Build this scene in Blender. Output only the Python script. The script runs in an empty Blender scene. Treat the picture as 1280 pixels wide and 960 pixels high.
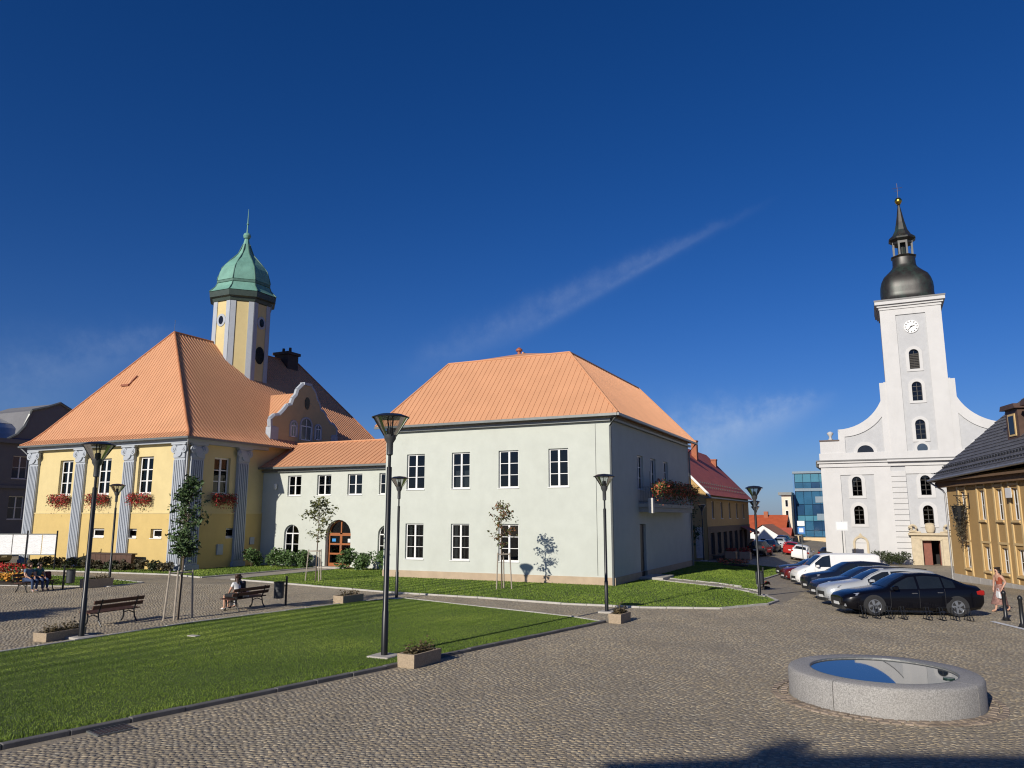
import bpy, bmesh, math, random
import numpy as np
from mathutils import Vector, Matrix
random.seed(7); RNG = np.random.default_rng(11)
R = math.radians
scene = bpy.context.scene
COL = scene.collection

# ------------------------------------------------------------------ camera
cam_d = bpy.data.cameras.new('camera'); cam = bpy.data.objects.new('camera', cam_d); COL.objects.link(cam)
cam_d.sensor_width = 36.0; cam_d.lens = 950.0/1280.0*36.0
cam_d.clip_start = 0.1; cam_d.clip_end = 6000
cam.location = (0, 0, 3.5)
cam.rotation_euler = (R(90+9.853), 0, R(25.7))
scene.camera = cam

# ------------------------------------------------------------------ light
SUN_AZ, SUN_EL = R(189.5), R(23.5)
world = bpy.data.worlds.new('World'); scene.world = world; world.use_nodes = True
wn = world.node_tree.nodes; wl = world.node_tree.links
for n in list(wn): wn.remove(n)
wout = wn.new('ShaderNodeOutputWorld'); wbg = wn.new('ShaderNodeBackground')
sky = wn.new('ShaderNodeTexSky'); sky.sky_type = 'NISHITA'; sky.sun_disc = False
sky.sun_elevation = SUN_EL; sky.sun_rotation = SUN_AZ
sky.altitude = 1500; sky.air_density = 1.0; sky.dust_density = 1.3; sky.ozone_density = 5.0
wbg.inputs['Strength'].default_value = 0.053
wl.new(wbg.outputs[0], wout.inputs['Surface'])
# thin cirrus: one long streak and faint veils low over the roofs
def wm(op, a, b=None, c=None):
    n = wn.new('ShaderNodeMath'); n.operation = op
    for i, v in enumerate((a, b, c)):
        if v is None: continue
        if isinstance(v, (int, float)): n.inputs[i].default_value = v
        else: wl.new(v, n.inputs[i])
    return n.outputs[0]
def wdot(vec, d):
    n = wn.new('ShaderNodeVectorMath'); n.operation = 'DOT_PRODUCT'
    wl.new(vec, n.inputs[0]); n.inputs[1].default_value = d; return n.outputs['Value']
def pix_dir(px, py):
    v = Vector(((px-640)/950.0, -(py-480)/950.0, -1.0)).normalized()
    return (cam.rotation_euler.to_matrix() @ v)
tc = wn.new('ShaderNodeTexCoord'); gen = tc.outputs['Generated']
def streak(p, q, width, strength, nscale, seed):
    d1, d2 = pix_dir(*p), pix_dir(*q)
    nrm = d1.cross(d2).normalized(); along = (d2-d1).normalized()
    mp = wn.new('ShaderNodeMapping'); mp.inputs['Scale'].default_value = (nscale, nscale, nscale)
    mp.inputs['Location'].default_value = (seed, seed, seed); wl.new(gen, mp.inputs['Vector'])
    nz = wn.new('ShaderNodeTexNoise'); nz.inputs['Detail'].default_value = 6; nz.inputs['Roughness'].default_value = .62
    wl.new(mp.outputs[0], nz.inputs['Vector'])
    off = wm('MULTIPLY', wm('SUBTRACT', nz.outputs['Fac'], .5), width*1.1)
    t0, t1 = d1.dot(along), d2.dot(along)
    t = wm('DIVIDE', wm('SUBTRACT', wdot(gen, along), t0), t1-t0)
    wv = wm('ADD', wm('MULTIPLY', wm('SUBTRACT', 1.0, t), width*1.3), width*.35)
    dist = wm('DIVIDE', wm('ADD', wdot(gen, nrm), off), wv)
    band = wm('POWER', 2.718, wm('MULTIPLY', wm('MULTIPLY', dist, dist), -1.0))
    e0 = wn.new('ShaderNodeMapRange'); e0.interpolation_type = 'SMOOTHSTEP'; e0.inputs[1].default_value = -.15; e0.inputs[2].default_value = .25; wl.new(t, e0.inputs[0])
    e1 = wn.new('ShaderNodeMapRange'); e1.interpolation_type = 'SMOOTHSTEP'; e1.inputs[1].default_value = 1.12; e1.inputs[2].default_value = .72; wl.new(t, e1.inputs[0])
    f = wm('MULTIPLY', wm('MULTIPLY', band, e0.outputs[0]), e1.outputs[0])
    return wm('MULTIPLY', wm('MULTIPLY', f, wm('ADD', wm('MULTIPLY', nz.outputs['Fac'], 1.3), -.15)), strength)
cl = wm('ADD', streak((525, 458), (930, 268), .014, .17, 7, 3.1), streak((640, 425), (880, 295), .005, .10, 26, 8.0))
cl = wm('ADD', cl, streak((790, 575), (1030, 500), .030, .50, 8, 1.7))
cl = wm('ADD', cl, streak((-40, 500), (230, 415), .030, .15, 8, 5.2))
sx = wn.new('ShaderNodeSeparateXYZ'); wl.new(gen, sx.inputs[0])
hz = wm('MULTIPLY', wm('POWER', 2.718, wm('MULTIPLY', wm('MAXIMUM', sx.outputs[2], 0.0), -11.0)), .34)     # pale air low over the horizon, all round
hmix = wn.new('ShaderNodeMixRGB'); hmix.inputs[2].default_value = (5.2, 6.2, 7.6, 1)
cmix = wn.new('ShaderNodeMixRGB'); cmix.inputs[2].default_value = (9.5, 11.5, 14.5, 1)
hs = wn.new('ShaderNodeHueSaturation'); hs.inputs['Saturation'].default_value = 1.22; hs.inputs['Value'].default_value = 1.0; wl.new(sky.outputs[0], hs.inputs['Color'])
tn = wn.new('ShaderNodeMixRGB'); tn.blend_type = 'MULTIPLY'; tn.inputs[0].default_value = 1; tn.inputs[2].default_value = (.95, 1.06, 1.48, 1); wl.new(hs.outputs[0], tn.inputs[1])
wl.new(cl, cmix.inputs[0]); wl.new(hz, hmix.inputs[0]); wl.new(tn.outputs[0], hmix.inputs[1]); wl.new(hmix.outputs[0], cmix.inputs[1])
wl.new(cmix.outputs[0], wbg.inputs['Color'])

sun_d = bpy.data.lights.new('sun', 'SUN'); sun = bpy.data.objects.new('sun', sun_d); COL.objects.link(sun)
sun_d.energy = 5.0; sun_d.angle = R(0.53); sun_d.color = (1.0, 0.93, 0.82)
to_sun = Vector((math.sin(SUN_AZ)*math.cos(SUN_EL), math.cos(SUN_AZ)*math.cos(SUN_EL), math.sin(SUN_EL)))
sun.rotation_euler = to_sun.to_track_quat('Z', 'Y').to_euler(); sun.location = (-20, -60, 40)

scene.view_settings.view_transform = 'Standard'; scene.view_settings.look = 'None'
scene.view_settings.exposure = 0.0; scene.view_settings.gamma = 1.0
scene.view_settings.use_curve_mapping = False
scene.render.engine = 'CYCLES'
scene.cycles.max_bounces = 6; scene.cycles.transparent_max_bounces = 12
scene.cycles.use_denoising = True; scene.cycles.filter_width = 1.15

# ------------------------------------------------------------------ helpers
def sst(a, b, x):
    t = min(1.0, max(0.0, (x-a)/(b-a))); return t*t*(3-2*t)
def gh(X, Y):
    """height of the ground: level square, then falling gently towards the church"""
    S = sst(-12, -4, X); Y0 = 56-24*S; zm = 0.8+1.1*S
    d = .038*max(0.0, Y-Y0)
    return -zm*math.sqrt(1-math.exp(-((d/zm)**2))) if d < zm*3 else -zm
def gnormal(X, Y):
    e = .5
    return Vector((-(gh(X+e, Y)-gh(X-e, Y))/(2*e), -(gh(X, Y+e)-gh(X, Y-e))/(2*e), 1)).normalized()

MATS = {}
def mat(name, color, rough=.8, var=.12, scale=3.0, bump=.0, bscale=40.0, metallic=0.0, spec=.5, stain=None, stain_scale=.35, stain_amt=.0, streaks=0.0):
    if name in MATS: return MATS[name]
    m = bpy.data.materials.new(name); m.use_nodes = True; MATS[name] = m
    n, l = m.node_tree.nodes, m.node_tree.links; b = n['Principled BSDF']
    b.inputs['Roughness'].default_value = rough; b.inputs['Metallic'].default_value = metallic
    b.inputs['Specular IOR Level'].default_value = spec
    tcn = n.new('ShaderNodeTexCoord'); P = tcn.outputs['Object']
    nz = n.new('ShaderNodeTexNoise'); nz.inputs['Scale'].default_value = scale; nz.inputs['Detail'].default_value = 5
    nz.inputs['Roughness'].default_value = .6; l.new(P, nz.inputs['Vector'])
    r = n.new('ShaderNodeValToRGB'); l.new(nz.outputs['Fac'], r.inputs['Fac'])
    c = Vector(color[:3])
    r.color_ramp.elements[0].position = .28; r.color_ramp.elements[1].position = .72
    r.color_ramp.elements[0].color = (*[max(0, x*(1-var)) for x in c], 1); r.color_ramp.elements[1].color = (*[min(1, x*(1+var*.7)) for x in c], 1)
    out = r.outputs['Color']
    if stain is not None:
        n2 = n.new('ShaderNodeTexNoise'); n2.inputs['Scale'].default_value = stain_scale; n2.inputs['Detail'].default_value = 8
        n2.inputs['Roughness'].default_value = .7
        mp = n.new('ShaderNodeMapping'); mp.inputs['Scale'].default_value = (1, 1, 1-.8*streaks); l.new(P, mp.inputs['Vector']); l.new(mp.outputs[0], n2.inputs['Vector'])
        mr = n.new('ShaderNodeMapRange'); mr.inputs[1].default_value = .48; mr.inputs[2].default_value = .72; mr.inputs[4].default_value = stain_amt
        l.new(n2.outputs['Fac'], mr.inputs[0])
        mx = n.new('ShaderNodeMixRGB'); mx.inputs[2].default_value = (*stain, 1); l.new(mr.outputs[0], mx.inputs[0]); l.new(out, mx.inputs[1]); out = mx.outputs[0]
    l.new(out, b.inputs['Base Color'])
    if bump > 0:
        n3 = n.new('ShaderNodeTexNoise'); n3.inputs['Scale'].default_value = bscale; n3.inputs['Detail'].default_value = 4; l.new(P, n3.inputs['Vector'])
        bp = n.new('ShaderNodeBump'); bp.inputs['Strength'].default_value = bump; bp.inputs['Distance'].default_value = .02
        l.new(n3.outputs['Fac'], bp.inputs['Height']); l.new(bp.outputs[0], b.inputs['Normal'])
    return m
def glass_mat(name, tint=(.55, .6, .62), ior=1.5, rough=.01):
    if name in MATS: return MATS[name]
    m = bpy.data.materials.new(name); m.use_nodes = True; MATS[name] = m
    n, l = m.node_tree.nodes, m.node_tree.links
    for x in list(n): n.remove(x)
    o = n.new('ShaderNodeOutputMaterial'); mx = n.new('ShaderNodeMixShader'); t = n.new('ShaderNodeBsdfTransparent'); g = n.new('ShaderNodeBsdfGlossy')
    f = n.new('ShaderNodeFresnel'); f.inputs[0].default_value = ior; t.inputs[0].default_value = (*tint, 1); g.inputs['Roughness'].default_value = rough
    tcn = n.new('ShaderNodeTexCoord'); nz = n.new('ShaderNodeTexNoise'); nz.inputs['Scale'].default_value = 1.5; l.new(tcn.outputs['Object'], nz.inputs['Vector'])
    bp = n.new('ShaderNodeBump'); bp.inputs['Strength'].default_value = .12; bp.inputs['Distance'].default_value = .02; l.new(nz.outputs['Fac'], bp.inputs['Height'])
    l.new(bp.outputs[0], g.inputs['Normal'])
    l.new(f.outputs[0], mx.inputs[0]); l.new(t.outputs[0], mx.inputs[1]); l.new(g.outputs[0], mx.inputs[2]); l.new(mx.outputs[0], o.inputs[0])
    return m

class MB:
    def __init__(s): s.v = []; s.f = []
    def add(s, vs, fs):
        b = len(s.v); s.v += [tuple(p) for p in vs]; s.f += [tuple(b+i for i in q) for q in fs]; return s
    def quad(s, *p): return s.add(p, [tuple(range(len(p)))])
    def box(s, x0, x1, y0, y1, z0, z1):
        return s.add([(x0,y0,z0),(x1,y0,z0),(x1,y1,z0),(x0,y1,z0),(x0,y0,z1),(x1,y0,z1),(x1,y1,z1),(x0,y1,z1)],
                     [(0,3,2,1),(4,5,6,7),(0,1,5,4),(1,2,6,5),(2,3,7,6),(3,0,4,7)])
    def prism(s, poly, axis, a, b):
        """poly: 2-D points; axis 'y': (x,z), 'x': (y,z), 'z': (x,y); extruded from a to b"""
        def P(p, t): return {'y': (p[0], t, p[1]), 'x': (t, p[0], p[1]), 'z': (p[0], p[1], t)}[axis]
        n = len(poly); vs = [P(p, a) for p in poly]+[P(p, b) for p in poly]
        return s.add(vs, [tuple(range(n))[::-1], tuple(range(n, 2*n))]+[(i, (i+1) % n, n+(i+1) % n, n+i) for i in range(n)])
    def tube(s, pts, r, n=8, caps=True):
        pts = [Vector(p) for p in pts]; m = len(pts); rs = r if isinstance(r, (list, tuple)) else [r]*m
        b = len(s.v); up0 = None
        for i, p in enumerate(pts):
            d = (pts[min(i+1, m-1)]-pts[max(i-1, 0)]).normalized()
            a = Vector((0, 0, 1)) if abs(d.z) < .95 else Vector((1, 0, 0))
            u = d.cross(a).normalized(); w = d.cross(u).normalized()
            for k in range(n):
                t = 2*math.pi*k/n; s.v.append(tuple(p+rs[i]*(math.cos(t)*u+math.sin(t)*w)))
        for i in range(m-1):
            for k in range(n):
                k2 = (k+1) % n; s.f.append((b+i*n+k, b+i*n+k2, b+(i+1)*n+k2, b+(i+1)*n+k))
        if caps: s.f.append(tuple(b+k for k in range(n))[::-1]); s.f.append(tuple(b+(m-1)*n+k for k in range(n)))
        return s
    def lathe(s, prof, n=24, c=(0, 0, 0), phase=0.0, close=True, flat=1.0):
        b = len(s.v); m = len(prof)
        for r, z in prof:
            for k in range(n):
                t = 2*math.pi*k/n+phase; s.v.append((c[0]+r*math.cos(t), c[1]+r*math.sin(t)*flat, c[2]+z))
        for i in range(m-1):
            for k in range(n):
                k2 = (k+1) % n; s.f.append((b+i*n+k, b+i*n+k2, b+(i+1)*n+k2, b+(i+1)*n+k))
        if close: s.f.append(tuple(b+k for k in range(n))[::-1]); s.f.append(tuple(b+(m-1)*n+k for k in range(n)))
        return s
    def shift(s, org):
        s.v = [(p[0]-org[0], p[1]-org[1], p[2]-org[2]) for p in s.v]; return s
    def mesh(s, name, m, smooth=False, bevel=0):
        me = bpy.data.meshes.new(name); me.from_pydata(s.v, [], s.f); me.materials.append(m)
        if bevel or True:
            bm = bmesh.new(); bm.from_mesh(me)
            if bevel:
                bmesh.ops.bevel(bm, geom=[e for e in bm.edges if len(e.link_faces) == 2 and e.calc_face_angle(0) > .5], offset=bevel, segments=1, affect='EDGES')
            bmesh.ops.recalc_face_normals(bm, faces=bm.faces); bm.to_mesh(me); bm.free()
        if smooth:
            for p in me.polygons: p.use_smooth = True
            try: me.set_sharp_from_angle(angle=R(38))
            except Exception: pass
        return me
    def build(s, name, m, parent=None, smooth=False, bevel=0, world=True):
        if parent is not None and world: s.shift(wloc(parent))
        o = bpy.data.objects.new(name, s.mesh(name, m, smooth, bevel)); COL.objects.link(o); o.parent = parent
        return o
def wloc(o):
    p = Vector((0, 0, 0))
    while o is not None: p = p+Vector(o.location); o = o.parent
    return p
def inst(name, me, parent, loc=(0, 0, 0), rz=0.0):
    o = bpy.data.objects.new(name, me); COL.objects.link(o); o.parent = parent; o.location = loc; o.rotation_euler = (0, 0, rz); return o
def tag(o, label, cat, group=None):
    o['label'] = label; o['category'] = cat
    if group: o['group'] = group
    return o
def thing(name, label, cat, loc=(0, 0, 0), rz=0.0, group=None):
    o = bpy.data.objects.new(name, None); COL.objects.link(o); o.location = loc; o.rotation_euler = (0, 0, rz); o.empty_display_size = .2
    return tag(o, label, cat, group)
def struct(o, kind='structure'): o['kind'] = kind; return o
def copy_tree(o, parent=None):
    c = o.copy(); COL.objects.link(c); c.parent = parent
    for ch in o.children: copy_tree(ch, c)
    return c
def seat_on_slope(o, X, Y, rz):
    """stand a thing on the sloping pavement"""
    n = gnormal(X, Y); q = Vector((0, 0, 1)).rotation_difference(n)
    o.rotation_mode = 'QUATERNION'; o.rotation_quaternion = q @ Matrix.Rotation(rz, 3, 'Z').to_quaternion(); o.location = (X, Y, gh(X, Y))

# ------------------------------------------------------------------ materials
M_white = mat('white_paint', (.70, .70, .685), .45, .04)
M_mint = mat('mint_render', (.495, .52, .468), .9, .06, 1.2, .12, 60, stain=(.42, .435, .385), stain_scale=.45, stain_amt=.42, streaks=.7)
M_plinth = mat('beige_plinth', (.44, .34, .235), .9, .12, 2, .2, 50)
M_yel = mat('yellow_render', (.60, .49, .245), .9, .06, 1.2, .12, 60, stain=(.51, .405, .20), stain_scale=.5, stain_amt=.4, streaks=.6)
M_yel2 = mat('deep_yellow_render', (.55, .405, .155), .9, .07, 1.2, .12, 60, stain=(.46, .33, .125), stain_scale=.6, stain_amt=.3, streaks=.5)
M_gblue = mat('grey_blue_stucco', (.37, .40, .44), .85, .07, 2, .1, 50, stain=(.31, .335, .365), stain_scale=.8, stain_amt=.3)
M_orange = mat('orange_sheet_metal', (.57, .29, .155), .55, .06, .8, 0, stain=(.49, .245, .13), stain_scale=.6, stain_amt=.35, streaks=.3, spec=.3)
M_gutter = mat('grey_gutter_metal', (.16, .17, .165), .4, .15, 4, metallic=.3)
M_glass = glass_mat('window_glass', (.42, .45, .47))
M_dark = mat('dark_interior', (.015, .015, .016), .9, .2)
M_curtain = mat('curtain_cloth', (.55, .52, .46), .9, .1)
M_blind = mat('brown_blind', (.30, .17, .10), .8, .1)
M_black = mat('black_metal', (.016, .017, .019), .38, .15, 6, metallic=.2)
M_copper = mat('verdigris_copper', (.155, .33, .262), .6, .16, 1.6, .08, 12, stain=(.085, .19, .15), stain_scale=1.4, stain_amt=.6, streaks=.7)
M_copperd = mat('dark_copper_trim', (.035, .055, .045), .5, .2, 3)
M_wood = mat('bench_wood', (.085, .035, .02), .55, .3, 8)
M_conc = mat('concrete', (.43, .40, .35), .9, .14, 6, .3, 60, stain=(.25, .23, .2), stain_scale=2, stain_amt=.4)
M_brick = mat('chimney_brick', (.06, .045, .04), .9, .25, 5)

# ------------------------------------------------------------------ ground, setts, lawns
ca22, sa22 = math.cos(R(22)), math.sin(R(22))
ARC_W, ARC_H, ROW = 1.5, .10, .098
def sett_material(name, near):
    m = bpy.data.materials.new(name); m.use_nodes = True; MATS[name] = m
    n, l = m.node_tree.nodes, m.node_tree.links; b = n['Principled BSDF']; b.inputs['Roughness'].default_value = .72
    tcn = n.new('ShaderNodeTexCoord'); P = tcn.outputs['Object']
    def mth(op, a, c=None):
        k = n.new('ShaderNodeMath'); k.operation = op
        for i, v in enumerate((a, c)):
            if v is None: continue
            if isinstance(v, (int, float)): k.inputs[i].default_value = v
            else: l.new(v, k.inputs[i])
        return k.outputs[0]
    def noise(scale, det=5, rough=.6, vec=P):
        k = n.new('ShaderNodeTexNoise'); k.inputs['Scale'].default_value = scale; k.inputs['Detail'].default_value = det; k.inputs['Roughness'].default_value = rough
        l.new(vec, k.inputs['Vector']); return k.outputs['Fac']
    ramp = n.new('ShaderNodeValToRGB'); cr = ramp.color_ramp
    stops = [(0, (0.196, 0.176, 0.138)), (.22, (0.273, 0.236, 0.172)), (.42, (0.341, 0.288, 0.200)), (.6, (0.309, 0.288, 0.236)), (.78, (0.391, 0.329, 0.228)), (.93, (0.446, 0.387, 0.284)), (1, (0.528, 0.477, 0.368))]
    cr.elements[0].position = 0; cr.elements[0].color = (*stops[0][1], 1); cr.elements[1].position = 1; cr.elements[1].color = (*stops[-1][1], 1)
    for p, c in stops[1:-1]:
        e = cr.elements.new(p); e.color = (*c, 1)
    if near:
        at = n.new('ShaderNodeAttribute'); at.attribute_name = 'tone'; tone = at.outputs['Fac']
        tone = mth('ADD', mth('MULTIPLY', tone, .8), mth('MULTIPLY', mth('SUBTRACT', noise(14), .5), .5))
        l.new(mth('ADD', tone, .08), ramp.inputs[0]); base = ramp.outputs[0]
    else:
        sp = n.new('ShaderNodeSeparateXYZ'); l.new(P, sp.inputs[0]); X, Y = sp.outputs[0], sp.outputs[1]
        p = mth('ADD', mth('MULTIPLY', X, ca22), mth('MULTIPLY', Y, sa22)); q = mth('ADD', mth('MULTIPLY', X, -sa22), mth('MULTIPLY', Y, ca22))
        u = mth('SUBTRACT', mth('MULTIPLY', mth('FRACT', mth('DIVIDE', p, ARC_W)), 2.0), 1.0)
        qq = mth('SUBTRACT', q, mth('MULTIPLY', mth('SUBTRACT', 1.0, mth('MULTIPLY', u, u)), ARC_H))
        cb = n.new('ShaderNodeCombineXYZ'); l.new(p, cb.inputs[0]); l.new(qq, cb.inputs[1])
        br = n.new('ShaderNodeTexBrick'); br.inputs['Scale'].default_value = 1.0; br.inputs['Brick Width'].default_value = .13; br.inputs['Row Height'].default_value = ROW
        br.inputs['Mortar Size'].default_value = .008; br.inputs['Mortar Smooth'].default_value = .3
        br.inputs['Color1'].default_value = (0, 0, 0, 1); br.inputs['Color2'].default_value = (1, 1, 1, 1); br.inputs['Mortar'].default_value = (.5, .5, .5, 1)
        l.new(cb.outputs[0], br.inputs['Vector'])
        t = mth('ADD', mth('MULTIPLY', br.outputs['Color'], .78), mth('MULTIPLY', mth('SUBTRACT', noise(14), .5), .45)); t = mth('ADD', t, mth('MULTIPLY', mth('SUBTRACT', noise(2.6, 9, .8), .5), 1.3))
        l.new(mth('ADD', t, .08), ramp.inputs[0])
        mx = n.new('ShaderNodeMixRGB'); mx.inputs[2].default_value = (.19, .163, .125, 1); l.new(br.outputs['Fac'], mx.inputs[0]); l.new(ramp.outputs[0], mx.inputs[1]); base = mx.outputs[0]
        bp = n.new('ShaderNodeBump'); bp.inputs['Strength'].default_value = .5; bp.inputs['Distance'].default_value = .02; l.new(mth('SUBTRACT', mth('MULTIPLY', noise(9), .8), br.outputs['Fac']), bp.inputs['Height']); l.new(bp.outputs[0], b.inputs['Normal'])
    # broad patches: worn grey tracks and sandy areas
    mx2 = n.new('ShaderNodeMixRGB'); mx2.blend_type = 'MULTIPLY'; mx2.inputs[0].default_value = 1
    r2 = n.new('ShaderNodeValToRGB'); r2.color_ramp.elements[0].position = .32; r2.color_ramp.elements[1].position = .7
    r2.color_ramp.elements[0].color = (.80, .79, .79, 1); r2.color_ramp.elements[1].color = (1.16, 1.10, 1.0, 1)
    l.new(noise(.33, 6, .65), r2.inputs[0]); l.new(base, mx2.inputs[1]); l.new(r2.outputs[0], mx2.inputs[2])
    l.new(mx2.outputs[0], b.inputs['Base Color'])
    return m
M_sett = sett_material('granite_setts_far', False); M_settn = sett_material('granite_sett_stone', True)
M_joint = mat('sandy_joint_filling', (.27, .23, .172), .95, .3, 8, .4, 40)
M_asph = mat('road_asphalt', (.055, .055, .058), .85, .15, 4, .3, 90)
M_soil = mat('lawn_soil', (.07, .105, .02), .95, .35, 3.0, .5, 30)

LAWN_A = [(-16.6, -8), (-12.42, 7.74), (-10.72, 15.34), (-8.72, 25.0), (-10.2, 25.75), (-18.9, 28.3), (-19.7, 26.5), (-20.8, 19), (-20.85, 12.76), (-21, -8)]
LAWN_W = [(-70, 31.6), (-53, 32.05), (-38.8, 33.5), (-35.6, 32.75), (-35.25, 42.98), (-41.0, 42.98), (-41.0, 35.95), (-70, 35.95)]
LAWN_B = [(-32.9, 32.5), (-30.2, 32.1), (-21.1, 30.3), (-16, 30.0), (-11.9, 29.4), (-8.7, 29.55), (-5.9, 30.5), (-4.55, 32.7), (-4.45, 35.4), (-5.2, 37.7), (-11.9, 42.5), (-12.45, 42.5), (-12.45, 37.8), (-26.65, 37.8), (-26.65, 42.98), (-32.75, 42.98)]
LAWN_C = [(-11.9, 43.9), (-5.9, 39.9), (-6.1, 42), (-7.05, 47.7), (-7.3, 69.5), (-11, 65.6), (-15.3, 67.8), (-15.3, 56), (-12.45, 56), (-12.45, 44.3)]
LAWN_D = [(-44.5, 23.6), (-39.3, 25.2), (-35.2, 26.6), (-35.8, 28.9), (-42, 30), (-60, 29.2), (-60, 21)]
def inpoly(P, X, Y):
    X = np.asarray(X); Y = np.asarray(Y); r = np.zeros(X.shape, bool); n = len(P)
    for i in range(n):
        x1, y1 = P[i]; x2, y2 = P[(i+1) % n]
        c = ((y1 > Y) != (y2 > Y)) & (X < (x2-x1)*(Y-y1)/((y2-y1) if y2 != y1 else 1e-9)+x1)
        r ^= c
    return r
def sheet(name, poly, dz, m, cell=2.0):
    bm = bmesh.new(); bm.faces.new([bm.verts.new((x, y, 0)) for x, y in poly])
    xs = [p[0] for p in poly]; ys = [p[1] for p in poly]
    def cut(co, no): bmesh.ops.bisect_plane(bm, geom=bm.verts[:]+bm.edges[:]+bm.faces[:], plane_co=co, plane_no=no)
    k = math.floor(min(xs)/cell)*cell+cell
    while k < max(xs): cut((k, 0, 0), (1, 0, 0)); k += cell
    k = math.floor(min(ys)/cell)*cell+cell
    while k < max(ys): cut((0, k, 0), (0, 1, 0)); k += cell
    bmesh.ops.triangulate(bm, faces=bm.faces)
    for v in bm.verts: v.co.z = gh(v.co.x, v.co.y)+dz
    bmesh.ops.recalc_face_normals(bm, faces=bm.faces)
    if sum(f.normal.z for f in bm.faces) < 0: bmesh.ops.reverse_faces(bm, faces=bm.faces)
    me = bpy.data.meshes.new(name); bm.to_mesh(me); bm.free(); me.materials.append(m)
    for p in me.polygons: p.use_smooth = True
    o = bpy.data.objects.new(name, me); COL.objects.link(o); return struct(o)

# one sheet out to the horizon
xs = sorted(set([-3000, -1200, -500, -250, -160, -120, -90]+list(range(-70, 31, 2))+[40, 60, 100, 180, 400, 1200, 3000]))
ys = sorted(set([-2000, -600, -200, -90, -50]+list(range(-30, 131, 2))+[150, 180, 230, 320, 600, 1500, 4000]))
V = [(x, y, gh(x, y)) for y in ys for x in xs]; nx = len(xs); Fc = []; MI = []
def near_zone(x, y): return -34 < x < 9 and -6 < y < 25.5
for j in range(len(ys)-1):
    for i in range(nx-1):
        Fc.append((j*nx+i, j*nx+i+1, (j+1)*nx+i+1, (j+1)*nx+i))
gme = bpy.data.meshes.new('pavement'); gme.from_pydata(V, [], Fc); gme.materials.append(M_sett)
for p in gme.polygons: p.use_smooth = True
ground = struct(inst('pavement', gme, None))
struct(sheet('road', [(-70, 70), (-15.4, 70), (-11, 67.6), (-7.2, 71.5), (-7.2, 94), (-6.2, 150), (-70, 150)], .006, M_asph, 4))
struct(sheet('road', [(-62, -20), (-61, -20), (-61, -19), (-62, -19)], .006, M_asph, 4)) if False else None

# setts near the camera: real stones over a recessed joint bed
cosr, sinr = math.cos(cam.rotation_euler.z), math.sin(cam.rotation_euler.z)
def view_xy(X, Y):
    rgt = X*cosr+Y*sinr; fwd = -X*sinr+Y*cosr
    return rgt, fwd
RING_C, RING_R = (-.25, 17.25), 1.74
rows = []; tones = []
p_cells = np.arange(-36, 44, .118); q_rows = np.arange(-14, 58, ROW)
PP, QQ = np.meshgrid(p_cells, q_rows); stag = (np.arange(len(q_rows)) % 2)[:, None]*.059
PP = PP+stag+RNG.uniform(-.03, .03, PP.shape)+.02*np.sin(QQ*7.3); QJ = QQ+RNG.uniform(-.013, .013, PP.shape)+.03*np.sin(PP*2.1+QQ*.8)
u = np.mod(PP/ARC_W, 1.0); arc = ARC_H*(1-(2*u-1)**2); slope = ARC_H*4*(1-2*u)/ARC_W
CQ = QJ+arc; CX = PP*ca22-CQ*sa22; CY = PP*sa22+CQ*ca22
rg_, fw_ = view_xy(CX, CY)
keep = (fw_ > 7.6) & (fw_ < 41) & (np.abs(rg_) < fw_*.70+1.6) & ~inpoly(LAWN_A, CX, CY) & (np.hypot(CX-RING_C[0], CY-RING_C[1]) > RING_R+.02) & ~inpoly(LAWN_B, CX, CY) & ~inpoly(LAWN_W, CX, CY) & ~inpoly(LAWN_D, CX, CY) & ~inpoly(LAWN_C, CX, CY) & ~((CX < -12.3) & (CX > -42) & (CY > 37)) & ~((CY > 31) & (CX < -41))
ring_d = np.hypot(CX-RING_C[0], CY-RING_C[1])
kd_ = CX-(-8.62-(25.11-CY)*.205); keep &= ~((kd_ > -.6) & (kd_ < .10) & (CY < 25.2))      # clear of the kerb stones
CX, CY, SL, RG, FW = CX[keep], CY[keep], slope[keep], rg_[keep], fw_[keep]
N = len(CX); TH = np.arctan(SL)+R(22)+RNG.uniform(-.16, .16, N)
hw = .118/2-.003+RNG.uniform(-.014, .009, N); hd = (ROW/2-.003)*np.cos(np.arctan(SL))+RNG.uniform(-.006, .004, N)
ZT = .0075+RNG.uniform(-.002, .003, N); ct, st = np.cos(TH), np.sin(TH); GZ_ = np.array([gh(a, b) for a, b in zip(CX, CY)])
tone = np.clip(RNG.normal(.45, .26, N)+.16*np.sin(CX*.9+2*np.sin(CY*.6))*np.sin(CY*1.1+1.5*np.sin(CX*.5))+.1*np.sin(CX*3.1+CY*1.7), 0, 1)
corner = np.array([(-1, -1), (1, -1), (1, 1), (-1, 1)], float)
verts = np.zeros((N, 8, 3))
for k, (a, b) in enumerate(corner):
    jx, jy = RNG.uniform(-.007, .007, N), RNG.uniform(-.006, .006, N)
    for lev, (ins, z) in enumerate(((0, -.03), (.015, None))):
        lx, ly = a*(hw-ins)+jx, b*(hd-ins)+jy
        verts[:, lev*4+k, 0] = CX+lx*ct-ly*st; verts[:, lev*4+k, 1] = CY+lx*st+ly*ct
        verts[:, lev*4+k, 2] = (ZT+RNG.uniform(-.002, .002, N)) +GZ_ if z is None else z+GZ_
fq = np.array([(4, 5, 6, 7), (0, 1, 5, 4), (1, 2, 6, 5), (2, 3, 7, 6), (3, 0, 4, 7)])
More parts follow.
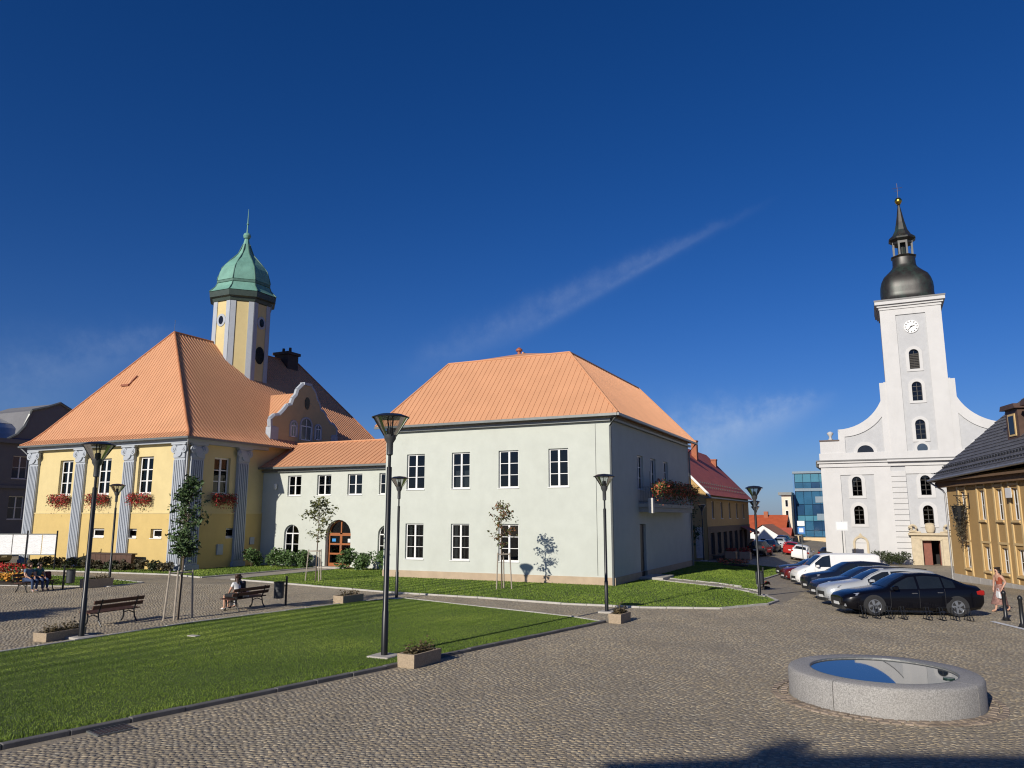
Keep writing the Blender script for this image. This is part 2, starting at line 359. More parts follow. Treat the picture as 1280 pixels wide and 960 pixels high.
def sett_mesh(name, idx, center=None):
    k = len(idx); vv = verts[idx].copy()
    if center is not None: vv -= center
    me = bpy.data.meshes.new(name); me.vertices.add(k*8); me.vertices.foreach_set('co', vv.reshape(-1))
    ff = (fq[None]+np.arange(k)[:, None, None]*8).reshape(-1)
    me.loops.add(len(ff)); me.loops.foreach_set('vertex_index', ff.astype(np.int32)); me.polygons.add(k*5)
    me.polygons.foreach_set('loop_start', np.arange(0, k*20, 4, dtype=np.int32))
    at = me.attributes.new('tone', 'FLOAT', 'POINT'); at.data.foreach_set('value', np.repeat(tone[idx], 8).astype(np.float32))
    me.update(calc_edges=True); me.materials.append(M_settn); return me
inview = np.where((np.abs(RG) < FW*.66) & (FW > 9.95))[0]
big = inview[np.argsort(FW[inview])[:300]]
rest = np.setdiff1d(np.arange(N), big)
ro = inst('cobbles', sett_mesh('cobbles', rest), ground); ro['kind'] = 'stuff'
for i in big:
    c = np.array([CX[i], CY[i], 0]); inst('cobble', sett_mesh('cobble', np.array([i]), c), ground, tuple(c))
def joint_bed():
    pts = [(7.0, 6.9), (41.2, 30.5), (41.2, -30.5), (7.0, -6.9)]
    P = [(r*cosr-f*sinr, r*sinr+f*cosr) for f, r in pts]
    o = sheet('joint_bed', P, .004, M_joint, 2); o.parent = ground; del o['kind']; return o
joint_bed()

# lawns
lawns = {}
for nm, P in (('A', LAWN_A), ('W', LAWN_W), ('B', LAWN_B), ('C', LAWN_C), ('D', LAWN_D)):
    lawns[nm] = sheet('lawn', P, .03, M_soil, 2)
def grass_mat():
    m = bpy.data.materials.new('grass_blades'); m.use_nodes = True; n, l = m.node_tree.nodes, m.node_tree.links; b = n['Principled BSDF']
    at = n.new('ShaderNodeAttribute'); at.attribute_name = 'tone'; r = n.new('ShaderNodeValToRGB')
    r.color_ramp.elements[0].color = (.052, .096, .012, 1); r.color_ramp.elements[1].color = (.26, .325, .055, 1); e = r.color_ramp.elements.new(.5); e.color = (.125, .195, .022, 1)
    l.new(at.outputs['Fac'], r.inputs[0]); l.new(r.outputs[0], b.inputs['Base Color']); b.inputs['Roughness'].default_value = .65; b.inputs['Specular IOR Level'].default_value = .25
    return m
M_grass = grass_mat()
def grass(P, dens, hmin, hmax, wid, name='grass', clip=None):
    xs = [p[0] for p in P]; ys = [p[1] for p in P]; A = (max(xs)-min(xs))*(max(ys)-min(ys)); n = int(A*dens)
    X = RNG.uniform(min(xs), max(xs), n); Y = RNG.uniform(min(ys), max(ys), n)
    k = inpoly(P, X, Y); rr, ff = view_xy(X, Y)
    k &= (ff > 5) & (np.abs(rr) < ff*.72+2)
    if clip is not None: k &= clip(X, Y, ff)
    X, Y, ff = X[k], Y[k], ff[k]; n = len(X)
    z = np.array([gh(a, b) for a, b in zip(X, Y)])+.025
    sw = X-Y*.06                                          # mowing swaths run along the lawn
    stripe = np.sin(sw*2*np.pi/.8+.5*np.sin(Y*.35)); st = np.tanh(stripe*2.5)*np.clip((-X-14.0)/4, .18, 1.0)
    big = np.sin(X*1.3+2*np.sin(Y*.7))*np.sin(Y*.9+1.7*np.sin(X*.5))
    th = RNG.uniform(0, 2*np.pi, n); h = RNG.uniform(hmin, hmax, n)*(1+.12*big); w = wid*RNG.uniform(.7, 1.3, n)
    lean = .45*h; lx = lean*(.15*st+RNG.normal(0, .6, n)); ly = lean*(.95*st+RNG.normal(0, .6, n))
    v = np.zeros((n, 3, 3)); dx, dy = np.cos(th)*w/2, np.sin(th)*w/2
    v[:, 0] = np.stack([X-dx, Y-dy, z], 1); v[:, 1] = np.stack([X+dx, Y+dy, z], 1); v[:, 2] = np.stack([X+lx, Y+ly, z+h], 1)
    me = bpy.data.meshes.new(name); me.vertices.add(n*3); me.vertices.foreach_set('co', v.reshape(-1)); me.loops.add(n*3)
    me.loops.foreach_set('vertex_index', np.arange(n*3, dtype=np.int32)); me.polygons.add(n); me.polygons.foreach_set('loop_start', np.arange(0, n*3, 3, dtype=np.int32))
    patch = np.sin(X*.9+1.3*np.sin(Y*.55+1))*np.cos(Y*.6+1.1*np.sin(X*.8))
    dry = np.clip(np.sin(X*.47+1.9*np.sin(Y*.31))*np.sin(Y*.53+2.1*np.sin(X*.37+1)), 0, 1)**3
    tone = np.clip(RNG.normal(.42, .2, n)+.13*patch+.10*st+.35*dry+.45*np.exp(-((X+18.4)**2*.5+(Y-16.9)**2*.35)), 0, 1)
    at = me.attributes.new('tone', 'FLOAT', 'POINT'); at.data.foreach_set('value', np.repeat(tone, 3).astype(np.float32))
    me.update(calc_edges=True); me.materials.append(M_grass); o = inst(name, me, None); struct(o, 'stuff')
    return o
def gl(o, t): o['label'] = t; o['category'] = 'grass'
gl(grass(LAWN_A, 2000, .014, .036, .014), 'mown green grass of the large front lawn')
gl(grass(LAWN_B, 330, .03, .06, .034), 'mown green grass in front of the pale green house')
gl(grass(LAWN_C, 220, .03, .065, .042), 'mown green grass beside the shaded side of the green house')
gl(grass(LAWN_W, 200, .03, .065, .045), 'mown green grass strip below the yellow town hall')
gl(grass(LAWN_D, 260, .03, .065, .04), 'mown green grass around the flower beds far left')
gl(grass([(x-.0, y) for x, y in [(-12.9, 7.74), (-11.12, 15.34), (-9.0, 24.9), (-8.8, 24.9), (-10.86, 15.34), (-12.58, 7.74)]], 600, .03, .085, .014), 'longer tufts of grass along the dark kerb')

# kerbs: one stone after another
M_kerbd = mat('dark_granite_kerb', (.13, .125, .12), .8, .25, 5, .3, 40); M_kerbl = mat('pale_concrete_kerb', (.42, .40, .36), .85, .12, 5, .25, 40)
def kerb(line, w, h, m, L=1.0, side=0):
    root = bpy.data.objects.new('kerb', None); COL.objects.link(root); struct(root); root.location = (line[0][0], line[0][1], 0)
    for (x0, y0), (x1, y1) in zip(line[:-1], line[1:]):
        d = math.hypot(x1-x0, y1-y0); k = max(1, round(d/L)); a = math.atan2(y1-y0, x1-x0)
        for i in range(k):
            t = (i+.5)/k; x, y = x0+(x1-x0)*t, y0+(y1-y0)*t
            key = ('kerbmesh', round(d/k, 2), w, h, m.name)
            if key not in MATS:
                MATS[key] = MB().box(-d/k/2+.005, d/k/2-.005, -w/2, w/2, -.2, h).mesh('kerb_stone', m, bevel=.012)
            o = inst('kerb_stone', MATS[key], root, (x-line[0][0]+random.uniform(-.006, .006), y-line[0][1]+random.uniform(-.006, .006), gh(x, y)+random.uniform(-.006, .006)), a+random.uniform(-.006, .006))
            o.rotation_euler = (0, -math.atan2(gh(x1, y1)-gh(x0, y0), d), o.rotation_euler.z)
    return root
kerb([(-16.5, -8), (-12.37, 7.74), (-10.67, 15.34), (-8.62, 25.05)], .14, .085, M_kerbd)
kerb([(-8.62, 25.05), (-10.2, 25.87), (-18.95, 28.42)], .10, .05, M_kerbl)
kerb([(-18.95, 28.42), (-19.8, 26.5), (-20.9, 19), (-20.95, 12.76), (-21.1, -8)], .10, .05, M_kerbl)
kerb([(-32.95, 42.9), (-32.95, 32.45), (-30.2, 32.0), (-21.1, 30.2), (-16, 29.9), (-11.9, 29.3), (-8.7, 29.45), (-5.85, 30.42), (-4.45, 32.7), (-4.36, 35.4), (-5.1, 37.75), (-11.9, 42.45)], .12, .075, M_kerbl)
kerb([(-70, 31.5), (-53, 31.95), (-38.8, 33.4), (-35.5, 32.65), (-35.15, 42.9)], .12, .075, M_kerbl)
kerb([(-11.9, 44.0), (-5.85, 40.0), (-6.05, 42), (-7.0, 47.7), (-7.25, 69.5), (-11, 65.5), (-15.4, 67.8)], .12, .075, M_kerbl)
kerb([(-44.6, 23.5), (-39.25, 25.1), (-35.1, 26.55), (-35.7, 29.0), (-42, 30.1), (-60, 29.3)], .10, .05, M_kerbl)
struct(sheet('path', [(-11.9, 42.6), (-5.2, 37.8), (-5.0, 39.2), (-5.9, 39.85), (-11.9, 43.9)], .012, mat('pale_paving', (.33, .29, .23), .85, .2, 6, .3, 40), 1.5))
struct(sheet('path', [(-35.1, 32.6), (-33.0, 32.4), (-33.0, 42.98), (-35.1, 42.98)], .012, MATS['pale_paving'], 2))

# ------------------------------------------------------------------ building helpers
def arch_pts(x0, x1, zs, rise, n=10):
    c, r = (x0+x1)/2, (x1-x0)/2
    return [(c-r*math.cos(math.pi*i/n), zs+rise*math.sin(math.pi*i/n)) for i in range(n+1)]
def wall(name, m, parent, W, z0, z1, ops, loc, rz=0.0, reveal=.2, cuts=()):
    """facade in its own frame: x along the wall, y into it, z up; openings (x0,x1,z0,z1[,rise of arch])"""
    mb = MB(); xs = sorted({0, W}|{v for o in ops for v in o[:2]}|set(cuts)); zs = sorted({z0, z1}|{v for o in ops for v in o[2:4]})
    for i in range(len(xs)-1):
        for j in range(len(zs)-1):
            cx, cz = (xs[i]+xs[i+1])/2, (zs[j]+zs[j+1])/2
            if any(o[0] < cx < o[1] and o[2] < cz < o[3] for o in ops): continue
            mb.quad((xs[i], 0, zs[j]), (xs[i+1], 0, zs[j]), (xs[i+1], 0, zs[j+1]), (xs[i], 0, zs[j+1]))
    for o in ops:
        a, b, c, d = o[:4]; rise = o[4] if len(o) > 4 else 0
        if rise:
            pts = arch_pts(a, b, d-rise, rise)
            for p, q in zip(pts[:-1], pts[1:]):
                mb.quad((p[0], 0, p[1]), (q[0], 0, q[1]), (q[0], 0, d), (p[0], 0, d)); mb.quad((p[0], 0, p[1]), (p[0], reveal, p[1]), (q[0], reveal, q[1]), (q[0], 0, q[1]))
            d2 = d-rise
        else:
            d2 = d; mb.quad((a, 0, d), (a, reveal, d), (b, reveal, d), (b, 0, d))
        mb.quad((a, 0, c), (a, reveal, c), (a, reveal, d2), (a, 0, d2)); mb.quad((b, 0, c), (b, 0, d2), (b, reveal, d2), (b, reveal, c)); mb.quad((a, 0, c), (b, 0, c), (b, reveal, c), (a, reveal, c))
    bmme = mb.mesh(name, m); o = inst(name, bmme, parent, tuple(Vector(loc)-wloc(parent)), rz); return o
def poly_frame(mb, pts, inner, y0, y1):
    n = len(pts)
    for i in range(n-1):
        a, b, c, d = pts[i], pts[i+1], inner[i+1], inner[i]
        mb.quad((a[0], y0, a[1]), (b[0], y0, b[1]), (c[0], y0, c[1]), (d[0], y0, d[1]))
        mb.quad((d[0], y0, d[1]), (c[0], y0, c[1]), (c[0], y1, c[1]), (d[0], y1, d[1]))
        mb.quad((a[0], y0, a[1]), (a[0], y1, a[1]), (b[0], y1, b[1]), (b[0], y0, b[1]))
def window(parent, loc, W, H, cols=2, rows=3, rz=0.0, depth=.12, fr=.075, mu=.035, arch=0.0, m=None, glass=None, sill=True, extra=None, name='window', mid=.11):
    """loc: lower left corner of the opening on the wall face; sits back by depth. frame is the part, each pane a sub-part"""
    m = m or M_white; glass = glass or M_glass
    key = ('win', round(W, 2), round(H, 2), cols, rows, arch, m.name, glass.name, fr, depth, sill, mid)
    if key not in MATS:
        mb = MB(); y0, y1 = depth, depth+.07; Hs = H-arch
        mb.box(0, fr, y0, y1, 0, Hs); mb.box(W-fr, W, y0, y1, 0, Hs); mb.box(fr, W-fr, y0+.002, y1, 0, fr)
        xs = [fr]; 
        if cols == 2: segs = [(fr, W/2-mid/2), (W/2+mid/2, W-fr)]; mb.box(W/2-mid/2, W/2+mid/2, y0-.012, y1, fr, Hs-(0 if arch else fr))
        else:
            cw = (W-2*fr)/cols; segs = [(fr+i*cw+(mu/2 if i else 0), fr+(i+1)*cw-(mu/2 if i < cols-1 else 0)) for i in range(cols)]
            for i in range(1, cols): mb.box(fr+i*cw-mu/2, fr+i*cw+mu/2, y0+.004, y1, fr, Hs-(0 if arch else fr))
        if not arch: mb.box(fr, W-fr, y0+.002, y1, H-fr, H)
        else: mb.box(fr, W-fr, y0+.003, y1, Hs-fr*.6, Hs+fr*.4)
        top = Hs-(fr*.6 if arch else fr); rh = (top-fr)/rows; panes = []
        for s in segs:
            for j in range(rows):
                za, zb = fr+j*rh+(mu/2 if j else 0), fr+(j+1)*rh-(mu/2 if j < rows-1 else 0); panes.append((s[0], s[1], za, zb))
            for j in range(1, rows): mb.box(s[0], s[1], y0+.006, y1, fr+j*rh-mu/2, fr+j*rh+mu/2)
        if arch:
            pts = arch_pts(0, W, Hs, arch); inn = arch_pts(fr, W-fr, Hs, arch-fr); poly_frame(mb, pts, inn, y0, y1)
            mb.box(W/2-mu/2, W/2+mu/2, y0+.004, y1, Hs+fr*.4, H-fr)
        if sill: mb.box(-.04, W+.04, -.05, depth, -.045, -.003)
        pm = [MB().box(a, b, y0+.028, y0+.036, c, d).mesh('pane', glass) for a, b, c, d in panes]
        if arch:
            inn = arch_pts(fr*.9, W-fr*.9, Hs+fr*.4, arch-fr*1.3); pm.append(MB().prism([(fr*.9, Hs+fr*.4)]+inn[1:-1]+[(W-fr*.9, Hs+fr*.4)], 'y', y0+.028, y0+.036).mesh('pane', glass))
        MATS[key] = (mb.mesh(name, m), pm)
    fm, pms = MATS[key]; o = inst(name, fm, parent, tuple(Vector(loc)-wloc(parent)), rz)
    for p in pms: inst('pane', p, o)
    if extra == 'curtain':
        c = MB()
        for a, b in ((.08*W, .25*W), (.40*W, .52*W), (.58*W, .66*W), (.80*W, .93*W)):
            k = 6; pts = [(a+(b-a)*i/k, depth+.16+.02*(i % 2)) for i in range(k+1)]
            for p, q in zip(pts[:-1], pts[1:]): c.quad((p[0], p[1], .08), (q[0], q[1], .08), (q[0], q[1], H-.05), (p[0], p[1], H-.05))
        c.build('curtain', M_curtain, o, world=False)
    elif extra == 'blind':
        MB().box(.08, W-.08, depth+.12, depth+.13, H*.62, H-.06).build('blind', M_blind, o, world=False)
    elif extra == 'net':
        MB().box(.08, W-.08, depth+.2, depth+.21, .05, H*.5).build('curtain', M_curtain, o, world=False)
    return o
def clip_poly(P, axis, v, keep_less):
    out = []; n = len(P)
    for i in range(n):
        a, b = P[i], P[(i+1) % n]; ia = (a[axis] <= v+1e-9) if keep_less else (a[axis] >= v-1e-9); ib = (b[axis] <= v+1e-9) if keep_less else (b[axis] >= v-1e-9)
        if ia: out.append(a)
        if ia != ib:
            t = (v-a[axis])/(b[axis]-a[axis]); out.append((a[0]+t*(b[0]-a[0]), a[1]+t*(b[1]-a[1])))
    return out
def roof_slope(roof, root, m, base, edir, idir, poly, zs, pitch, rib=.035, ribw=.035, lift=.02, name='roof_panel'):
    """sheet-metal slope of separate panels. poly in (along the eave, horizontal inset); zs: [(inset, z), ...]"""
    base, edir, idir = Vector(base), Vector(edir), Vector(idir)
    def zf(s):
        for (s0, z0), (s1, z1) in zip(zs[:-1], zs[1:]):
            if s <= s1+1e-6 or (s1, z1) == zs[-1]: return z0+(z1-z0)*(s-s0)/(s1-s0)
    def P3(e, s, up=0): p = base+edir*e+idir*s; return (p.x, p.y, zf(s)+up)
    e0 = min(p[0] for p in poly); e1 = max(p[0] for p in poly); n = max(1, round((e1-e0)/pitch)); w = (e1-e0)/n
    for k in range(n):
        a, b = e0+k*w, e0+(k+1)*w
        strip = clip_poly(clip_poly(poly, 0, a, False), 0, b, True)
        if len(strip) < 3: continue
        mb = MB()
        for (s0, _), (s1, _) in zip(zs[:-1], zs[1:]):
            q = clip_poly(clip_poly(strip, 1, s0, False), 1, s1, True)
            if len(q) < 3: continue
            area = abs(sum(q[i][0]*q[(i+1) % len(q)][1]-q[(i+1) % len(q)][0]*q[i][1] for i in range(len(q))))
            if area < 1e-4: continue
            mb.quad(*[P3(e, s, lift) for e, s in q])
            mid = a+ribw*.6; sv = [s for e, s in strip_at(q, mid)]
            if len(sv) >= 2 and max(sv)-min(sv) > .02:
                sa, sb = min(sv), max(sv)
                x0, x1 = a+.002, a+ribw
                vs = [P3(x0, sa, lift), P3(x1, sa, lift), P3(x1, sb, lift), P3(x0, sb, lift), P3(x0, sa, lift+rib), P3(x1, sa, lift+rib), P3(x1, sb, lift+rib), P3(x0, sb, lift+rib)]
                mb.add(vs, [(4, 5, 6, 7), (0, 1, 5, 4), (1, 2, 6, 5), (3, 0, 4, 7), (2, 3, 7, 6)])
        if mb.f: mb.build(name, m, roof)
def strip_at(q, v):
    out = []; n = len(q)
    for i in range(n):
        a, b = q[i], q[(i+1) % n]
        if (a[0]-v)*(b[0]-v) < 0: t = (v-a[0])/(b[0]-a[0]); out.append((v, a[1]+t*(b[1]-a[1])))
    return out
def flower_mass(name, parent, mlist, boxes, n, size, seed, hang=.25):
    """leaves and blossoms in ragged clumps; each material its own child"""
    rr = random.Random(seed)
    for mi, (m, share, nm) in enumerate(mlist):
        mb = MB()
        for _ in range(int(n*share)):
            b = rr.choice(boxes); c = Vector((rr.uniform(b[0], b[1]), rr.uniform(b[2], b[3]), rr.uniform(b[4], b[5])-abs(rr.gauss(0, hang))*(rr.random() < .4)))
            s = size*rr.uniform(.6, 1.3); a = Vector((rr.gauss(0, 1), rr.gauss(0, 1), rr.gauss(0, 1))).normalized(); t = a.cross(Vector((rr.gauss(0, 1), rr.gauss(0, 1), rr.gauss(0, 1)))).normalized(); u = a.cross(t)
            mb.quad(c-t*s, c-u*s*.6, c+t*s, c+u*s*.6)
        mb.build(nm, m, parent, world=False)
M_leafd = mat('flower_foliage', (.06, .11, .025), .7, .4, 9); M_redfl = mat('red_geranium', (.42, .028, .025), .7, .3, 12); M_orfl = mat('orange_geranium', (.62, .16, .07), .7, .3, 12)

# ------------------------------------------------------------------ pale green house
GX0, GX1, GY0, GY1, GE = -26.6, -12.45, 37.86, 55.4, 8.75
gb = thing('green_house', 'pale mint green two-storey house with orange sheet-metal roof at the centre', 'house', (GX1, GY0, 0))
fx = lambda X: X-GX0
up = [(-25.1, -23.87), (-22.05, -20.87), (-19.05, -17.83), (-16.04, -14.9)]
ops = [(fx(a), fx(b), 5.03, 7.08) for a, b in up]+[(fx(a), fx(b), 1.07, 3.07) for a, b in up[:3]]
wall('wall', M_mint, gb, GX1-GX0, .42, GE, ops, (GX0, GY0, 0))
sops = [(42.35-GY0, 43.55-GY0, 5.0, 6.95), (45.15-GY0, 46.35-GY0, 4.3, 6.95), (48.15-GY0, 49.35-GY0, 5.0, 6.95), (42.55-GY0, 43.75-GY0, .42, 3.05)]
wall('wall', M_mint, gb, GY1-GY0, .42, GE, sops, (GX1, GY0, 0), R(90), reveal=.25)
MB().quad((GX0, GY0, .42), (GX0, GY1, .42), (GX0, GY1, GE), (GX0, GY0, GE)).quad((GX0, GY1, .42), (GX1, GY1, .42), (GX1, GY1, GE-.02), (-16.3, GY1, 12.9), (-20.4, GY1, 13.7), (-24.4, GY1, 12.9), (GX0, GY1, GE-.02)).build('wall', M_mint, gb)
pl = MB()
pl.box(GX0, GX1+.05, GY0-.05, GY0+.25, -.3, .42).box(GX1-.25, GX1+.05, GY0+.25, 42.55, -.3, .42).box(GX1-.25, GX1+.05, 43.75, GY1, -.9, .42).box(GX0, GX1, GY1-.2, GY1+.03, -.9, .419)
pl.build('plinth', M_plinth, gb)
MB().box(GX1-2.5, GX1-2.4, 42, 44.5, 0, 3.3).build('hall_wall', M_dark, gb)
MB().box(GX0+.3, GX1-.3, GY0+3.2, GY0+3.3, .5, GE-.1).box(GX0+.3, GX1-.3, GY0+.4, GY0+3.2, 3.9, 4.1).build('inner_wall', mat('room_plaster', (.30, .28, .25), .9, .1), gb)
for i, (a, b) in enumerate(up):
    window(gb, (a, GY0, 5.03), b-a, 2.05, 2, 3, extra=(None, 'net', None, None)[i])
for i, (a, b) in enumerate(up[:3]):
    window(gb, (a, GY0, 1.07), b-a, 2.0, 2, 3, extra=('curtain', 'curtain', 'blind')[i])
window(gb, (GX1, 42.35, 5.0), 1.2, 1.95, 2, 3, R(90)); window(gb, (GX1, 48.15, 5.0), 1.2, 1.95, 2, 3, R(90))
window(gb, (GX1, 45.15, 4.3), 1.2, 2.65, 2, 3, R(90), sill=False, name='balcony_door')
dd = MB().box(GX1-.2, GX1-.14, 42.6, 43.7, .1, 3.0); d = dd.build('door', mat('dark_door', (.03, .028, .026), .5, .2), gb); MB().box(GX1-.13, GX1-.10, 43.5, 43.56, 1.2, 1.45).build('handle', M_gutter, d)
MB().box(GX1+.03, GX1+1.35, 42.1, 44.5, -.25, .17).build('doorstep', M_conc, gb, bevel=.02)
# balcony
bal = MB().box(GX1+.004, GX1+.78, 42.4, 53.0, 3.98, 4.2).box(GX1+.004, GX1+.70, 42.5, 52.9, 3.72, 3.97).build('balcony', mat('balcony_concrete', (.36, .36, .33), .85, .1, 4, .1), gb)
r = MB()
for z in (4.32, 5.12): r.tube([(GX1+.02, 42.45, z), (GX1+.73, 42.45, z), (GX1+.73, 52.95, z), (GX1+.02, 52.95, z)], .022, 6)
for i in range(71): r.tube([(GX1+.73, 42.45+i*.15, 4.2), (GX1+.73, 42.45+i*.15, 5.12)], .009, 5)
for i in range(1, 5): r.tube([(GX1+.73-i*.15, 42.45, 4.2), (GX1+.73-i*.15, 42.45, 5.12)], .009, 5)
r.build('railing', M_gutter, bal)
MB().box(GX1+.60, GX1+.86, 42.30, 42.62, 3.66, 4.5).build('pillar', mat('pale_stone', (.55, .53, .48), .8, .1), bal); MB().tube([(GX1+.70, 42.46, 4.5), (GX1+.70, 42.46, 6.0)], .018, 6).build('flag_pole', M_gutter, bal)
bx = thing('balcony_flowers', 'long row of orange and red geraniums hanging along the balcony railing', 'flowers', (GX1+.8, 47.4, 4.9))
for i in range(9):
    MB().box(-.02, .18, -4.5+i*1.1, -3.5+i*1.1, -.12, .08).build('flower_box', mat('flower_box_brown', (.09, .05, .03), .7), bx, world=False)
flower_mass('f', bx, [(M_leafd, .55, 'foliage'), (M_orfl, .33, 'blossom'), (M_redfl, .12, 'blossom')], [(-.12, .45, -5.1+i*.62, -4.2+i*.62, -.1, .42+.16*(i%3)) for i in range(17)], 5600, .055, 3, .3)
# roof
eX0, eX1, eY0, eY1 = GX0-.5, GX1+.5, GY0-.5, GY1+.5
tX0, tX1, tY0, tZ = -24.5, -16.16, 41.5, 13.1; AP = (-20.4, 44.0, 13.95)
roof = MB()
E_ = [(eX0, eY0, GE), (eX1, eY0, GE), (eX1, eY1, GE), (eX0, eY1, GE)]; T_ = [(tX0, tY0, tZ), (tX1, tY0, tZ), (tX1, eY1, tZ), (tX0, eY1, tZ)]
roof.quad(E_[0], E_[1], T_[1], T_[0]).quad(E_[1], E_[2], T_[2], T_[1]).quad(E_[2], E_[3], T_[3], T_[2]).quad(E_[3], E_[0], T_[0], T_[3])
ap2 = (AP[0], eY1, AP[2]); roof.quad(T_[0], T_[1], AP).quad(T_[1], T_[2], ap2, AP).quad(T_[3], T_[0], AP, ap2).quad(T_[2], T_[3], ap2)
roof.quad((eX0, eY0, GE-.01), (eX1, eY0, GE-.01), (eX1, eY1, GE-.01), (eX0, eY1, GE-.01))
roof = roof.build('roof', M_orange, gb)
W_ = eX1-eX0; D_ = eY1-eY0; iF = tY0-eY0; iL = tX0-eX0; iR = eX1-tX1
roof_slope(roof, gb, M_orange, (eX0, eY0, 0), (1, 0, 0), (0, 1, 0), [(0, 0), (W_, 0), (W_-iR, iF), (iL, iF)], [(0, GE), (iF, tZ)], .34)
roof_slope(roof, gb, M_orange, (eX1, eY0, 0), (0, 1, 0), (-1, 0, 0), [(0, 0), (D_, 0), (D_, iR), (iF, iR)], [(0, GE), (iR, tZ)], .34)
cap = MB()
for a, b in ((E_[0], T_[0]), (E_[1], T_[1]), (T_[1], T_[2]), (T_[0], T_[1]), (AP, ap2), (T_[2], E_[2])):
    cap.tube([Vector(a)+Vector((0, 0, .05)), Vector(b)+Vector((0, 0, .05))], .055, 6)
cap.build('ridge_cap', M_orange, roof)
MB().lathe([(.11, 0), (.11, .30), (.22, .32), (.22, .42), (.09, .54), (.02, .57)], 14, (AP[0]-.35, AP[1]+.2, AP[2]-.1)).build('roof_vent', mat('rusty_vent', (.33, .10, .045), .6), roof, smooth=True)
gt = MB()
gt.box(eX0, eX1, eY0-.12, eY0+.02, GE-.13, GE+.0).box(eX1-.02, eX1+.12, eY0-.12, eY1, GE-.13, GE-.001).box(GX0, GX1, GY0-.22, GY0-.003, GE-.34, GE-.20).box(GX1+.003, GX1+.22, GY0, GY1, GE-.34, GE-.20)
gt.build('gutter', M_gutter, gb)
MB().tube([(eX1-.1, eY0+.05, GE-.1), (GX1-.05, GY0-.1, GE-.6), (GX1-.05, GY0-.1, .05)], .06, 8).build('downpipe', M_gutter, gb, smooth=True)
MB().tube([(eX1, eY1-.2, GE-.1), (GX1+.1, GY1-.15, GE-.7), (GX1+.1, GY1-.15, 0)], .06, 8).build('downpipe', M_gutter, gb, smooth=True)
MB().tube([(-13.35, GY0-.02, .5), (-13.35, GY0-.02, GE-.4)], .012, 5).build('lightning_wire', M_gutter, gb)

# ------------------------------------------------------------------ linking wing
LY, LE = 43.0, 7.0; LX0, LX1 = -41.1, GX0
wb = thing('link_wing', 'low mint green wing with arched brown door between the yellow hall and green house', 'building', ((LX0+LX1)/2, LY, 0))
lx = lambda X: X-LX0
ops = [(lx(c-.62), lx(c+.62), 4.95, 6.38) for c in (-38.12, -35.43, -32.76, -30.1)]
ops += [(lx(-38.85), lx(-37.5), .75, 2.9, .62), (lx(-35.1), lx(-32.95), .06, 3.25, 1.0), (lx(-30.7), lx(-29.35), .75, 2.9, .62)]
wall('wall', M_mint, wb, LX1-LX0, 0, LE, ops, (LX0, LY, 0), reveal=.3)
MB().box(LX0+.2, LX1-.1, LY+2.6, LY+2.7, .1, LE-.1).box(LX0+.2, LX1-.1, LY+.4, LY+2.6, 3.7, 3.8).build('inner_wall', MATS['room_plaster'], wb)
MB().quad((LX0, LY+6, -.2), (LX1, LY+6, -.2), (LX1, LY+6, LE), (LX0, LY+6, LE)).build('wall', M_mint, wb)
for c in (-38.12, -35.43, -32.76, -30.1): window(wb, (c-.62, LY, 4.95), 1.24, 1.43, 2, 2, depth=.14)
for a in (-38.85, -30.7): window(wb, (a, LY, .75), 1.35, 2.15, 2, 2, depth=.16, arch=.62)
M_oak = mat('orange_brown_wood', (.30, .095, .025), .5, .2, 6)
dr = MB(); y0, y1 = LY+.34, LY+.42; X0, X1, Z0, Z1 = -35.1, -32.95, .06, 3.25; cw = (X0+X1)/2
for a, b in ((X0, X0+.13), (X1-.13, X1), (cw-.10, cw+.10)): dr.box(a, b, y0, y1, Z0, 2.25)
for z0, z1 in ((Z0, .30), (.86, .98), (1.52, 1.64), (2.14, 2.34)):
    dr.box(X0+.13, cw-.10, y0+.004, y1, z0, z1); dr.box(cw+.10, X1-.13, y0+.004, y1, z0, z1)
pts = [(p[0]-0, p[1]) for p in arch_pts(X0, X1, 2.25, 1.0)]; inn = arch_pts(X0+.12, X1-.12, 2.25, .88); poly_frame(dr, pts, inn, y0, y1); dr.box(cw-.05, cw+.05, y0+.003, y1, 2.34, 3.14)
do = dr.build('door', M_oak, wb)
for a, b in ((X0+.13, cw-.10), (cw+.10, X1-.13)):
    for z0, z1 in ((.30, .86), (.98, 1.52), (1.64, 2.14)): MB().box(a, b, y0+.03, y0+.04, z0, z1).build('pane', M_glass, do)
pa = arch_pts(X0+.12, X1-.12, 2.34, .79)
MB().prism([p for p in pa if p[0] <= cw-.05]+[(cw-.05, 3.1), (cw-.05, 2.34)], 'y', y0+.03, y0+.04).build('pane', M_glass, do); MB().prism([(cw+.05, 2.34), (cw+.05, 3.1)]+[p for p in pa if p[0] >= cw+.05], 'y', y0+.03, y0+.04).build('pane', M_glass, do)
MB().box(cw+.02, cw+.06, y0-.05, y0, 1.25, 1.5).build('handle', M_gutter, do); MB().box(X0+.3, X0+.62, y0+.012, y0+.026, 1.75, 1.95).build('notice', mat('blue_sticker', (.05, .25, .55), .4), do); MB().box(X1-.5, X1-.28, y0+.012, y0+.026, 1.7, 1.95).build('notice', M_white, do)
MB().box(-35.3, -32.75, LY-.9, LY, -.2, .09).build('doorstep', M_conc, wb)
rY = 46.2; rZ = 9.0; lr = MB().quad((LX0-.3, LY-.5, LE), (LX1, LY-.5, LE), (LX1, rY, rZ), (LX0-.3, rY, rZ)).quad((LX0-.3, rY, rZ), (LX1, rY, rZ), (LX1, LY+6.5, LE), (LX0-.3, LY+6.5, LE)).build('roof', M_orange, wb)
